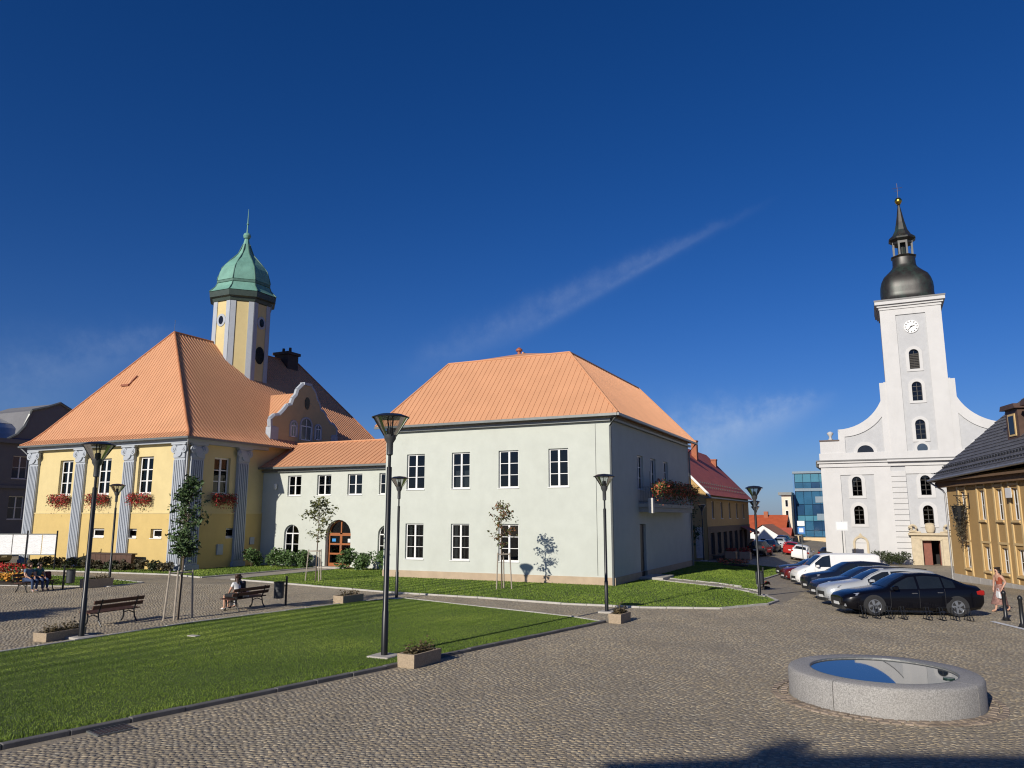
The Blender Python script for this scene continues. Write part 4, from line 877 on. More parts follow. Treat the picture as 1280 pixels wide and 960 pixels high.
lp.lathe([(.35, 35.7), (.35, 37.5)], 8, (0, 3, 0)); lp.lathe([(1.15, 37.2), (1.15, 37.55)], 8, (0, 3, 0), ph); C(lp, 'lantern', M_lead)
C(MB().lathe([(1.2, 37.5), (1.55, 37.75), (1.5, 37.95), (1.05, 38.35), (.72, 39.0), (.5, 40.0), (.32, 41.0), (.14, 42.1), (.12, 42.2), (.22, 42.25), (.1, 42.3)], 8, (0, 3, 0), ph), 'spire', M_lead)
C(MB().lathe([(.02, 42.28), (.25, 42.38), (.40, 42.65), (.40, 42.85), (.25, 43.1), (.02, 43.2)], 16, (0, 3, 0)), 'gold_ball', mat('gilded_metal', (.62, .40, .07), .28, .1, metallic=1.0), smooth=True)
C(MB().tube([(0, 3, 43.15), (0, 3, 45.0)], .022, 5).tube([(-.55, 3, 44.4), (.55, 3, 44.4)], .022, 5).tube([(-.32, 3, 44.05), (.32, 3, 44.05)], .018, 5), 'cross', mat('gilt_cross', (.12, .08, .03), .5, metallic=.5))
# niche on the left and the portal
surround(-6.9-.58, -6.9+.58, .3, 3.0, .22, -.16, m=M_stone); C(MB().box(-6.9-.58, -6.9+.58, -.02, 0, -.4, 2.45).prism([(p[0], p[1]) for p in arch_pts(-6.9-.58, -6.9+.58, 2.42, .58)], 'y', -.02, 0), 'niche_panel', M_cw)
C(MB().prism([(-7.2, 3.1), (-6.9, 3.55), (-6.6, 3.1)], 'y', -.2, -.05), 'niche_finial', M_stone)
po = MB(); po.box(-1.9, -.95, -.55, 0, -.5, 2.95).box(.95, 1.9, -.55, 0, -.5, 2.95).box(-1.9, 1.9, -.551, 0, 2.95, 3.35).box(-2.15, 2.15, -.85, 0, 3.35, 3.6).box(-1.05, -.85, -.62, -.2, -.5, 2.9).box(.85, 1.05, -.62, -.2, -.5, 2.9).box(-1.05, 1.05, -.62, -.2, 2.8, 3.0)
pt = C(po, 'portal', M_stone, bevel=.03)
for s in (-1, 1):
    sc_ = []
    for i in range(22):
        t = i/21*2*math.pi*1.15; rr_ = .42-.26*i/21; sc_.append((s*(1.62-.0)+s*rr_*math.cos(t), -.5, 4.05+rr_*math.sin(t)))
    C(MB().tube(sc_, .13, 6).tube([(s*2.05, -.5, 3.75), (s*1.5, -.5, 3.72), (s*.9, -.5, 3.66)], .1, 6), 'scroll', M_stone, pt, smooth=True)
C(MB().lathe([(.02, 3.6), (.3, 3.65), (.44, 3.95), (.48, 4.3), (.40, 4.5), (.48, 4.58), (.2, 4.66), (.02, 4.68)], 14, (0, -.45, 0), flat=.5), 'cartouche', M_stone, pt, smooth=True)
C(MB().box(-.85, .02, .12, .2, 0, 2.8), 'door_leaf', mat('red_brown_door', (.20, .058, .032), .6, .2)); C(MB().add([(.85, .12, 0), (.80, 1.0, 0), (.74, 1.0, 0), (.79, .12, 0), (.85, .12, 2.8), (.80, 1.0, 2.8), (.74, 1.0, 2.8), (.79, .12, 2.8)], [(0, 1, 5, 4), (1, 2, 6, 5), (2, 3, 7, 6), (3, 0, 4, 7)]), 'door_leaf', MATS['red_brown_door'])
C(MB().box(-2.6, 2.6, -2.2, 0, -.6, -.25).box(-2.2, 2.2, -1.5, 0, -.25, .0), 'steps', M_conc)

# ------------------------------------------------------------------ ochre house on the right
OA = Vector((4.4, 65.5, 0)); od = Vector((.286, -.958, 0)); orz = math.atan2(od.y, od.x)
M_och = mat('ochre_render', (.40, .255, .10), .9, .08, 1.2, .12, 40, stain=(.32, .20, .08), stain_scale=.5, stain_amt=.4, streaks=.6); M_ocl = mat('pale_ochre_trim', (.56, .40, .19), .9, .06)
M_slate = mat('grey_slate', (.10, .10, .108), .5, .25, 3, .2, 14)
ob = thing('ochre_house', 'ochre two-storey house with grey slate roof and dormers at the right edge', 'house', (OA.x, OA.y, 0), orz)
ow = [(2.3, .8), (5.3, .85), (7.8, .85), (9.85, .85), (13.2, .85), (15.6, .85)]; OH = 6.35
ops = [(x, x+w, 3.25, 5.2) for x, w in ow]+[(x, x+w, -.05, 1.5) for x, w in ow]
L_ = 18.0
def OL(mb, name, m, par=None, **k): return mb.build(name, m, par or ob, world=False, **k)
wl_ = wall('wall', M_och, None, L_, -.62, OH, ops, (0, 0, 0), 0, reveal=.22); wl_.parent = ob
OL(MB().quad((0, 0, -2.5), (0, 10, -2.5), (0, 10, OH), (0, 0, OH)).quad((L_, 0, -2.5), (L_, 10, -2.5), (L_, 10, OH), (L_, 0, OH)).quad((0, 10, -2.5), (L_, 10, -2.5), (L_, 10, OH), (0, 10, OH)), 'wall', M_och)
for x in range(12): OL(MB().box(-.05+x*1.51, -.05+x*1.51+1.5, -.10, .1, -2.4, -.62), 'plinth_stone', mat('pale_granite_plinth', (.40, .38, .35), .9, .12, 3, .2), bevel=.012)
OL(MB().box(.3, L_-.3, 2.5, 2.6, -1, OH-.1).box(.3, L_-.3, .5, 2.5, 2.3, 2.4), 'inner_wall', MATS['room_plaster'])
for k, (x, w) in enumerate(ow):
    for z0, h in ((3.25, 1.95), (-.05, 1.55)):
        if k == 3 and z0 > 3: pass
        o = window(ob, Vector((x, 0, z0))+wloc(ob), w, h, 2, 2, depth=.14, fr=.07, mid=.09, sill=False, extra=('net' if k % 2 else None))
        OL(MB().box(-.1, w+.1, -.16, .1, -.14, -.02).box(-.06, w+.06, -.1, .1, -.2, -.14), 'sill', M_ocl, o)
    OL(MB().box(x-.28, x-.1, -.07, .01, -.6, 5.75).box(x+w+.1, x+w+.28, -.07, .01, -.6, 5.75).box(x-.28, x+w+.28, -.075, .01, 1.72, 1.86).box(x-.28, x+w+.28, -.072, .01, 5.35, 5.5), 'lesene', M_ocl)
OL(MB().box(9.9, 10.65, -.36, -.33, 4.6, 5.2), 'tilted_sash', M_white)
# eaves and roof: hipped at the far end
zl, zr = 6.15, 6.75; yo = -.75
e = [(-1.3, yo, zl), (L_+.5, yo, zr), (L_+.5, 11, zr), (-1.3, 11, zl)]; ra, rb_ = (4.6, 4.7, 12.3), (L_+.5, 4.7, 12.6)
orf = OL(MB().quad(e[0], e[1], rb_, ra).quad(e[3], e[0], ra).quad(e[1], e[2], rb_).quad(e[2], e[3], ra, rb_).quad(*[(p[0], p[1], p[2]-.02) for p in e]), 'roof', M_slate)
OL(MB().box(-1.2, L_+.4, yo+.1, 0, OH-.35, OH-.2).box(-1.2, L_+.4, -.35, 0, OH-.75, OH-.36), 'eave_cornice', mat('dark_brown_eave', (.16, .095, .05), .8))
# slates in courses as far as they can be told apart
sl = MB(); rr = random.Random(5)
def osl(s, t): 
    a = Vector(e[0]).lerp(Vector(e[1]), s); b = Vector(ra).lerp(Vector(rb_), s); return a.lerp(b, t)
nrm = (Vector(e[1])-Vector(e[0])).cross(Vector(ra)-Vector(e[0])).normalized()
if nrm.z < 0: nrm = -nrm
for j in range(22):
    for i in range(62):
        s0, s1, t0, t1 = (i+(j % 2)*.5)/62.5, (i+(j % 2)*.5+.94)/62.5, j/22, (j+1.05)/22
        if t1 > 1: t1 = 1
        q = [osl(s0, t0)+nrm*(.05+rr.uniform(0, .012)), osl(s1, t0)+nrm*(.05+rr.uniform(0, .012)), osl(s1, t1)+nrm*.015, osl(s0, t1)+nrm*.015]
        sl.add([tuple(p) for p in q]+[tuple(osl(s0, t0)), tuple(osl(s1, t0))], [(0, 1, 2, 3), (0, 4, 5, 1)])
so = OL(sl, 'slates', M_slate, orf); so['kind'] = 'stuff'
sg = MB()
for j in range(2):
    for i in range(46): p = osl((i+.5*j+.3)/48, .07+.07*j)+nrm*.1; sg.box(p.x-.04, p.x+.04, p.y-.05, p.y+.05, p.z-.03, p.z+.07)
OL(sg, 'snow_guard', M_black, orf)['kind'] = 'stuff'
OL(MB().tube([(-1.3, yo-.05, zl-.03), (L_+.5, yo-.05, zr-.03)], .09, 8).tube([(-1.2, yo, zl-.1), (-.5, -.1, zl-.75), (-.08, -.12, zl-1.0), (-.08, -.12, -2.0)], .07, 8), 'gutter', mat('galvanised_gutter', (.32, .32, .32), .4, metallic=.6), smooth=True)
for x in (8.9, 11.6):
    d_ = OL(MB().box(x-.8, x+.8, .95, 4.2, 8.0, 10.2).prism([(x-1.0, 10.2), (x+1.0, 10.2), (x+.85, 10.5), (x-.85, 10.5)], 'y', .7, 4.6), 'dormer', mat('brown_sheet_dormer', (.085, .05, .037), .55, .3, 2))
    OL(MB().box(x-.45, x+.45, .89, .95, 8.5, 9.9), 'dormer_window', M_ocl, d_); OL(MB().box(x-.33, x+.33, .87, .9, 8.62, 9.78), 'pane', MATS['black_glass'], d_)
# wrought-iron bracket with hanging basket
br = thing('hanging_basket', 'dark wrought-iron bracket with a hanging plant basket on the ochre wall', 'hanging basket', (OA.x+od.x*3.7, OA.y+od.y*3.7, 3.9), orz)
ib = MB().tube([(0, -.02, 1.0), (0, -1.0, 1.0)], .03, 6).tube([(0, -.02, .2), (0, -.4, .35), (0, -.85, .95)], .022, 6).tube([(0, -.75, .3), (0, -.75, 1.6)], .02, 5)
ib.tube([(.28*math.cos(t)*.0, -.55+.28*math.cos(t), .72+.22*math.sin(t)) for t in [2*math.pi*i/16 for i in range(17)]], .018, 5).box(-.05, .05, -.03, .0, .1, 1.2)
ib.build('bracket', M_black, br, world=False)
MB().lathe([(.10, -1.1), (.3, -.6), (.42, .25), (.46, .3)], 12, (0, -.75, 0), close=False).build('basket', M_black, br, world=False)
flower_mass('f', br, [(mat('dry_foliage', (.06, .05, .03), .8, .4, 8), 1, 'foliage')], [(-.42, .42, -1.15, -.3, -.7, .45), (-.2, .2, -.95, -.5, -1.7, -.6)], 700, .07, 9, .3)

# ------------------------------------------------------------------ house with red roof beyond the lawn
M_redr = mat('dark_red_roof', (.44, .095, .06), .7, .2, 1.5, .2, 10, stain=(.33, .07, .046), stain_scale=.5, stain_amt=.5)
M_amber = mat('amber_render', (.44, .285, .115), .9, .08, 1.5); M_brownb = mat('brown_ground_floor', (.12, .085, .06), .85, .15, 2)
HX, HY0, HY1, HZ, HE = -15.1, 74.0, 99.5, -.62, 6.0
hb = thing('red_roof_house', 'ochre house with dark red gabled roof beyond the green house', 'house', (HX, HY0, HZ)); W = 10.0
wops = [(8.1*1.0+k*4.6-5.5, 8.1+k*4.6-4.5, 3.25, 4.95) for k in range(5)]
wall('wall', M_amber, hb, HY1-HY0, 2.5, HE, wops, (HX, HY0, 0), R(90), reveal=.2)
gops = [(1.2+k*3.3, 3.1+k*3.3, HZ+.4, 1.9) for k in range(7)]
wall('wall', M_brownb, hb, HY1-HY0, HZ-.8, 2.5, gops, (HX+.05, HY0, 0), R(90), reveal=.3)
for o in wops: window(hb, (HX, HY0+o[0], o[2]), 1.0, 1.7, 2, 2, R(90), depth=.12, glass=MATS['dull_glass'])
for o in gops: window(hb, (HX+.05, HY0+o[0], o[2]), 1.9, o[3]-o[2], 3, 1, R(90), depth=.2, fr=.06, m=MATS['dark_window_frame'], glass=MATS['dull_glass'])
rxm = HX-W/2; RZ = 11.3
MB().prism([(HX-W, HZ-.8), (HX, HZ-.8), (HX, HE), (rxm, RZ-.1), (HX-W, HE)], 'y', HY0+.001, HY0+.1).build('gable_wall', M_amber, hb); MB().prism([(HX-W, HZ-.8), (HX, HZ-.8), (HX, HE), (rxm, RZ-.1), (HX-W, HE)], 'y', HY1-.1, HY1-.001).build('gable_wall', M_amber, hb)
k = (RZ-HE)/(W/2)
hr = MB().quad((HX+.5, HY0-.4, HE-.5*k), (HX+.5, HY1+.4, HE-.5*k), (rxm, HY1+.4, RZ), (rxm, HY0-.4, RZ)).quad((HX-W-.5, HY0-.4, HE-.5*k), (HX-W-.5, HY1+.4, HE-.5*k), (rxm, HY1+.4, RZ), (rxm, HY0-.4, RZ)).build('roof', M_redr, hb)
MB().add([(HX+.52, HY0-.42, HE-.5*k-.28), (HX+.52, HY0-.42, HE-.5*k+.02), (rxm, HY0-.42, RZ+.02), (rxm, HY0-.42, RZ-.28)], [(0, 1, 2, 3)]).build('barge_board', M_white, hr)
MB().box(HX-.1, HX+.6, HY0-.4, HY1+.4, HE-.55*k-.25, HE-.55*k-.12).build('gutter', M_gutter, hb)
for (x, y, z0, z1) in ((rxm+1.0, 80.0, 9.6, 11.7), (rxm+1.2, 87.5, 9.6, 11.9), (rxm+1.4, 97.5, 9.0, 10.4)):
    c = MB().box(x-.3, x+.3, y-.4, y+.4, z0-1, z1).box(x-.36, x+.36, y-.46, y+.46, z1, z1+.12).build('chimney', mat('red_brick', (.33, .115, .06), .9, .2, 5), hr)
sg = MB()
for j in range(2):
    for i in range(24): a = Vector((HX+.5, 0, HE-.5*k)).lerp(Vector((rxm, 0, RZ)), .12+.08*j); y = HY0+i*1.05+.5*j; sg.box(a.x-.03, a.x+.05, y-.07, y+.07, a.z+.03, a.z+.16)
sg.build('snow_guard', M_black, hr)['kind'] = 'stuff'
M_pink = mat('faded_poster_pink', (.52, .22, .17), .8, .4, 3)
for i in range(4): MB().box(HX-1.1-i*1.1, HX-.35-i*1.1, HY0-.06, HY0, HZ+.2, HZ+3.1).build('shop_panel', M_pink if i % 2 else mat('pale_panel', (.55, .48, .40), .8, .3, 3), hb)
MB().quad((HX+.06, 92.6, 2.3), (HX+1.5, 92.6, 1.65), (HX+1.5, 97.2, 1.65), (HX+.06, 97.2, 2.3)).quad((HX+1.5, 92.6, 1.65), (HX+1.5, 97.2, 1.65), (HX+1.5, 97.2, 1.4), (HX+1.5, 92.6, 1.4)).build('awning', mat('red_awning', (.33, .06, .045), .8, .1), hb)
MB().box(HX+.06, HX+.8, HY0+2, HY0+17, HZ-.6, HZ+.35).build('steps', M_brownb, hb)

# ------------------------------------------------------------------ far street: glass office, cream block, red roofs
gz = -2.2
M_bluegl = mat('blue_curtain_glass', (.03, .115, .21), .12, .35, .25, spec=.8); M_bluedk = mat('dark_blue_glass', (.02, .06, .13), .08, .3, .3, spec=.8)
M_teal = mat('teal_spandrel', (.06, .20, .28), .2, .2, .4); M_alu = mat('grey_mullion', (.16, .22, .27), .5)
of = thing('glass_office', 'tall blue glass office block behind the church', 'office building', (-11, 150, gz))
MB().box(-14.3, -3, 150.1, 165, .0, 11.2).build('body', M_bluedk, of)
MB().box(-14.6, -14.3, 149.8, 165, -.8, 11.6).build('side_fin', mat('bright_blue_panel', (.05, .17, .36), .4, .1), of)
MB().box(-14.6, -3, 149.6, 165, 11.2, 11.6).box(-14.3, -3, 149.7, 150.1, 8.0, 8.5).build('roof_edge', M_alu, of)
rws = [(-.2, .9, 'g'), (.9, 2.6, 'd'), (2.6, 3.6, 't'), (3.6, 5.6, 'd'), (5.6, 8.0, 'g'), (8.5, 9.6, 'd'), (9.6, 11.2, 't')]
rr = random.Random(2)
for z0, z1, kk in rws:
    for i in range(8):
        x0 = -14.25+i*1.4; m = {'g': M_bluegl, 'd': M_bluedk if rr.random() < .6 else M_bluegl, 't': M_teal}[kk]
        MB().box(x0+.04, x0+1.36, 149.9, 150.08, z0+.04, z1-.04).build('pane', m, of)
MB().box(-10.9, -9.6, 149.85, 149.9, 5.9, 7.0).build('open_vent', M_alu, of); MB().box(-10.8, -9.5, 149.85, 149.9, 2.75, 3.9).build('open_vent', M_alu, of)
MB().box(-14.4, -3, 148.5, 150, gz-2, -.3).build('ground_floor', mat('sand_render', (.62, .47, .28), .9, .1), of); MB().box(-11.0, -6, 148.3, 148.5, gz-1.2, -1.2).build('shop_window', M_white, of)
cbk = thing('cream_block', 'narrow cream building with dark flat roof left of the glass office', 'building', (-15.4, 146, gz))
MB().box(-16.3, -14.7, 146, 160, gz-2, 7.2).build('wall', mat('cream_render', (.68, .60, .48), .9, .1, 1), cbk); MB().box(-16.8, -14.5, 145.4, 160.5, 7.2, 7.7).build('roof', M_gutter, cbk)
for j in range(4):
    f_ = MB().box(-15.75, -15.2, 145.95, 146, -.6+j*1.9, .7+j*1.9).build('window', M_white, cbk); MB().box(-15.68, -15.27, 145.92, 145.95, -.52+j*1.9, .62+j*1.9).build('pane', MATS['black_glass'], f_)
MB().box(-16.6, -13.0, 138, 146, gz-2, .2).build('porch', MATS['sand_render'], cbk)
M_tile = mat('bright_red_tiles', (.42, .085, .03), .7, .2, 1)
def gable_house(label, x0, x1, y0, y1, zb, ze, zr, along, wm, rm, wins=2):
    h = thing('far_house', label, 'house', ((x0+x1)/2, y0, zb))
    if along == 'x':
        MB().box(x0, x1, y0, y1, zb-2, ze).build('wall', wm, h); ym = (y0+y1)/2
        MB().quad((x0-.3, y0-.4, ze-.2), (x1+.3, y0-.4, ze-.2), (x1+.3, ym, zr), (x0-.3, ym, zr)).quad((x0-.3, y1+.4, ze-.2), (x1+.3, y1+.4, ze-.2), (x1+.3, ym, zr), (x0-.3, ym, zr)).build('roof', rm, h)
    else:
        xm = (x0+x1)/2; MB().prism([(x0, zb-2), (x1, zb-2), (x1, ze), (xm, zr), (x0, ze)], 'y', y0, y1).build('wall', wm, h)
        MB().quad((x0-.3, y0-.3, ze-.15), (xm, y0-.3, zr+.12), (xm, y1, zr+.12), (x0-.3, y1, ze-.15)).quad((x1+.3, y0-.3, ze-.15), (xm, y0-.3, zr+.12), (xm, y1, zr+.12), (x1+.3, y1, ze-.15)).build('roof', rm, h)
    for i in range(wins):
        x = x0+(x1-x0)*(i+.75)/(wins+.5); f_ = MB().box(x-.45, x+.45, y0-.05, y0, zb+1.2, zb+2.3).build('window', M_white, h); MB().box(x-.37, x+.37, y0-.08, y0-.05, zb+1.28, zb+2.22).build('pane', MATS['black_glass'], f_)
    return h
gable_house('white gabled house at the far end of the street', -19.6, -13.6, 122, 134, -2.1, .2, 2.1, 'y', M_white, MATS['dull_orange_cap'], 3)
fh = gable_house('far house with wide bright red tiled roof above the street end', -25, -15.6, 140, 152, -2.2, .7, 3.7, 'x', M_white, M_tile, 3)
MB().box(-19.4, -18.7, 145, 146, 2, 4.3).build('chimney', MATS['red_brick'], fh)
gable_house('low white house with a brown-red roof beside the cream block', -17.2, -14.0, 132, 139, -2.2, -.1, 1.6, 'x', M_white, M_redr, 1)
gable_house('distant house with an orange-red roof behind the red roof house', -40, -26.5, 150, 162, -2, 1.5, 4.6, 'x', M_amber, M_tile, 3)

# ------------------------------------------------------------------ grey building at the left edge
M_grey = mat('grey_shaded_render', (.15, .15, .16), .9, .08, 1); M_metalr = mat('zinc_roof', (.42, .44, .46), .32, .1, 1, metallic=.5); M_skymans = mat('mansard_sky_tint', (.03, .06, .16), .3, .2, 2, spec=.7)  # mansard blue: the sky's reflection put into the base colour
db = thing('grey_building', 'tall dark grey building with curved mansard roof behind the yellow hall', 'building', (-72, 45, 0))
dops = [(k*3.6+1.0, k*3.6+2.4, z, z+2.1) for k in range(9) for z in (3.2, 6.9)]
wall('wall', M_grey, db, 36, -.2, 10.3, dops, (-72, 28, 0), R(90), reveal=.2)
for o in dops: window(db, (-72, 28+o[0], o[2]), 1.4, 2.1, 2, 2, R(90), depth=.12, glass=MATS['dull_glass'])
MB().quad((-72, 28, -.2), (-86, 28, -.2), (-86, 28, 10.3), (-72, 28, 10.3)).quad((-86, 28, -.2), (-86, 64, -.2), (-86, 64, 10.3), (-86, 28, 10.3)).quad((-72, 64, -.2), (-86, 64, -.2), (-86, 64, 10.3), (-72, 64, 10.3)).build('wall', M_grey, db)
MB().box(-72.2, -71.6, 27.8, 64, 10.1, 10.5).box(-72.1, -71.8, 27.8, 64, 6.0, 6.25).build('cornice', M_grey, db)
man = [(-71.8, 10.5), (-72.3, 11.0), (-73.0, 11.6), (-74.0, 12.1)]
mm = MB()
for (x0, z0), (x1, z1) in zip(man[:-1], man[1:]): mm.quad((x0, 28, z0), (x0, 64, z0), (x1, 64, z1), (x1, 28, z1))
dm_ = mm.build('mansard_roof', M_skymans, db); MB().quad((-74, 28, 12.12), (-74, 64, 12.12), (-79, 64, 13.6), (-79, 28, 13.6)).quad((-79, 28, 13.6), (-79, 64, 13.6), (-86, 64, 10.4), (-86, 28, 10.4)).build('upper_roof', M_metalr, dm_)
gp = [(42.6, 10.4), (43.4, 10.9), (44.0, 11.7), (44.4, 12.9), (44.5, 13.3), (46.0, 13.8), (47.2, 14.35), (48.6, 13.7), (50, 12.6), (52, 11.6), (53, 10.4)]
MB().prism(gp, 'x', -80, -71.9).build('cross_gable', M_grey, db); MB().tube([(-71.85, y, z+.05) for y, z in gp], .14, 6).build('gable_coping', M_gutter, db)

# ------------------------------------------------------------------ building and trees behind the photographer (their shadows fall into the picture)
bb = thing('rear_house', 'tall plain house behind the viewpoint casting the shadow at the bottom right', 'house', (-6.9, -9.3, 0), R(24))
MB().box(0, 22, -10, 0, -.2, 8.9).build('wall', M_amber, bb, world=False); MB().prism([(-10.4, 8.9), (.4, 8.9), (-5, 12.0)], 'x', -.3, 22.3).build('roof', M_redr, bb, world=False)

# ------------------------------------------------------------------ vegetation
def leaf_mesh(pts, size, rr, droop=.3, asp=.5):
    mb = MB()
    for c in pts:
        s = size*rr.uniform(.6, 1.3); t = Vector((rr.gauss(0, 1), rr.gauss(0, 1), rr.gauss(-droop, .5))).normalized(); a = Vector((rr.gauss(0, 1), rr.gauss(0, 1), rr.gauss(0, 1))); u = t.cross(a).normalized(); c = Vector(c)
        f = t.cross(u)*s*.18
        mb.add([c-t*s, c+u*s*asp+f, c+t*s, c-u*s*asp+f], [(0, 1, 2), (0, 2, 3)])
    return mb
def leaf_material(name, c0, c1, c2=None):
    if name in MATS: return MATS[name]
    m = mat(name, c1, .6, .55, 7.0); nd = m.node_tree.nodes; b = nd['Principled BSDF']
    cr = [x for x in nd if x.type == 'VALTORGB'][0].color_ramp; cr.elements[0].color = (*c0, 1); cr.elements[1].color = (*c1, 1)
    if c2: e_ = cr.elements.new(.9); e_.color = (*c2, 1); e_.position = .66; cr.elements[2].position = .6
    b.inputs['Subsurface Weight'].default_value = 0; return m
M_leaf1 = leaf_material('ash_leaves', (.022, .045, .014), (.07, .125, .032)); M_leaf2 = leaf_material('autumn_maple_leaves', (.05, .075, .02), (.13, .12, .03)); M_leaf2r = leaf_material('red_autumn_leaves', (.11, .05, .02), (.20, .085, .03))
M_bark = mat('young_bark', (.13, .10, .075), .9, .25, 8); M_stake = mat('grey_stake_wood', (.36, .31, .25), .85, .2, 6)
def young_tree(label, X, Y, H, c0, crad, nleaf, m, size, seed, lean=(0, 0), stakes=((-.28, -.2), (.3, -.15), (0, .32)), sh=1.7, top=1.0, m2=None, rz=0, nb=26):
    rr = random.Random(seed); z0 = gh(X, Y); t = thing('young_tree', label, 'tree', (X, Y, z0))
    tr = MB(); tip = Vector((lean[0], lean[1], H)); tr.tube([(0, 0, -.1), (lean[0]*.3, lean[1]*.3, H*.4), (lean[0]*.7, lean[1]*.7, H*.75), tip], [.04, .032, .02, .006], 7); pts = []
    ends = []
    for k in range(nb):
        f = rr.uniform(c0/H, .97); base = Vector((lean[0]*f, lean[1]*f, H*f)); a = rr.uniform(0, 2*math.pi)
        prof = math.sin(math.pi*min(1, max(0.08, (f-c0/H)/(1-c0/H)))**.8)*.85+.22; L = crad*prof*rr.uniform(.7, 1.15)
        e = base+Vector((math.cos(a)*L, math.sin(a)*L, L*rr.uniform(.1, .8))); mid = base.lerp(e, .5)+Vector((0, 0, .06)); tr.tube([base, mid, e], [.012, .008, .003], 4, False); ends.append((base, mid, e))
    for k in range(nleaf):
        b, mi, e = rr.choice(ends); q = rr.uniform(.25, 1.08); p = b.lerp(mi, q*2) if q < .5 else mi.lerp(e, (q-.5)*2); g = crad*.16
        pts.append(p+Vector((rr.gauss(0, g), rr.gauss(0, g), rr.gauss(-.04, g))))
    tr.build('trunk', M_bark, t, smooth=True, world=False)
    if m2: h = int(len(pts)*.55); leaf_mesh(pts[:h], size, rr).build('crown', m, t, world=False); leaf_mesh(pts[h:], size, rr).build('crown', m2, t, world=False)
    else: leaf_mesh(pts, size, rr).build('crown', m, t, world=False)
    for (sx, sy) in stakes: MB().tube([(sx*1.15, sy*1.15, -.1), (sx*.9, sy*.9, sh)], .032, 7).build('stake', M_stake, t, world=False)
    fr = MB(); n = len(stakes)
    for i in range(n):
        a, b = stakes[i], stakes[(i+1) % n]; fr.tube([(a[0]*.92, a[1]*.92, sh-.08), (b[0]*.92, b[1]*.92, sh-.08)], .026, 5)
    fr.build('stake_rail', M_stake, t, world=False)
    return t
young_tree('dense dark green staked young tree by the cobbled walk before the yellow hall', -22.05, 19.4, 4.9, 2.1, .58, 2100, M_leaf1, .08, 1, (.05, .15), ((-.12, -.42), (.02, -.16), (.1, .45), (-.1, .1)), 1.65, nb=70)
young_tree('sparse young tree with three stakes in front of the arched brown door', -28.0, 33.6, 4.35, 2.2, .85, 520, M_leaf2, .10, 2, (.1, 0), ((-.4, -.25), (.4, -.25), (0, .4)), 1.7)
young_tree('thin staked young tree with reddish leaves before the green house wall', -16.86, 33.9, 4.25, 1.9, .62, 420, M_leaf2, .085, 3, (-.1, .05), ((-.1, -.3), (.42, .1), (-.05, .3)), 1.75, m2=M_leaf2r)
young_tree('dark young tree with stakes behind the far corner of the green house', -14.4, 63.2, 4.4, 1.2, .95, 700, M_leaf1, .11, 4)
def big_tree(label, X, Y, H, crad, zc, seed, n=5200):
    rr = random.Random(seed); t = thing('broadleaf_tree', label, 'tree', (X, Y, gh(X, Y))); tr = MB().tube([(0, 0, -.2), (0, 0, H*.4), (.2, .1, H*.7)], [.2, .14, .06], 8); pts = []
    cl = []
    for k in range(22):
        v = Vector((rr.gauss(0, 1), rr.gauss(0, 1), rr.gauss(0, 1))).normalized()*rr.uniform(.45, 1)*crad; c = Vector((v.x, v.y, zc+v.z*1.1)); cl.append(c); tr.tube([(0, 0, H*.35), c*.5+Vector((0, 0, H*.2)), c], [.06, .035, .01], 5, False)
    for k in range(n): c = rr.choice(cl); pts.append(c+Vector((rr.gauss(0, crad*.2), rr.gauss(0, crad*.2), rr.gauss(0, crad*.17))))
    tr.build('trunk', M_bark, t, world=False); leaf_mesh(pts, .12, rr).build('crown', M_leaf1, t, world=False)
big_tree('broadleaf tree behind the viewpoint whose shadow blots the cobbles', -5.2, -9.2, 9.5, 1.05, 8.4, 5)
big_tree('small round tree left of the view casting a dark shadow by the benches', -30.2, 6.3, 5.6, 1.25, 4.6, 6, 3600)
def bush(label, X, Y, w, d, h, n, m, size, seed, cat='bush', group=None, z=None, name='bush'):
    rr = random.Random(seed); t = thing(name, label, cat, (X, Y, gh(X, Y) if z is None else z), 0, group); pts = []; st = MB()
    lob = [(rr.uniform(-w/2, w/2)*.8, rr.uniform(-d/2, d/2)*.7, rr.uniform(.35, .75)*h) for _ in range(max(5, int(w*4)))]
    for c in lob[:14]: st.tube([(c[0]*.5, c[1]*.5, 0), c], .012, 4, False)
    for _ in range(n):
        c = rr.choice(lob); v = Vector((rr.gauss(0, 1), rr.gauss(0, 1), rr.gauss(0, 1))).normalized()*rr.uniform(.55, 1)*h*.36; p = Vector(c)+v
        if p.z > .02: pts.append(p)
    st.build('stem', M_bark, t, world=False); leaf_mesh(pts, size, rr, .1, .6).build('foliage', m, t, world=False); return t
M_hyd = leaf_material('hydrangea_leaves', (.035, .075, .018), (.10, .17, .045)); M_hed = leaf_material('barberry_leaves', (.03, .035, .014), (.085, .06, .025)); M_box = leaf_material('yew_hedge', (.018, .03, .01), (.05, .065, .02))
M_pale = leaf_material('pale_blossom', (.20, .26, .12), (.34, .38, .22))
hyd = [(-39.6, 41.0, 'leftmost, against the yellow wall'), (-38.3, 41.6, 'second from the yellow wall'), (-37.0, 41.75, 'third from the yellow wall, under the arched window'), (-35.9, 41.8, 'left of the arched door'), (-31.9, 41.7, 'just right of the arched door'), (-30.5, 41.4, 'under the right arched window'), (-29.1, 41.2, 'second from the green house corner'), (-27.8, 41.0, 'beside the green house corner')]
for i, (x, y, w) in enumerate(hyd): bush('bright green hydrangea bush '+w, x, y, 1.5, 1.1, 1.15+.25*random.random(), 700, M_hyd, .10, 40+i, 'bush', 'hydrangeas along the wing')
place = ['at the far left below the notice boards', 'behind the notice board posts', 'left end of the brown ramp wall', 'before the brown ramp wall, left half', 'before the brown ramp wall, middle', 'before the brown ramp wall, right half', 'right end of the brown ramp wall', 'under the middle basement window', 'under the right basement window', 'between basement window and corner pilaster', 'at the corner pilaster']
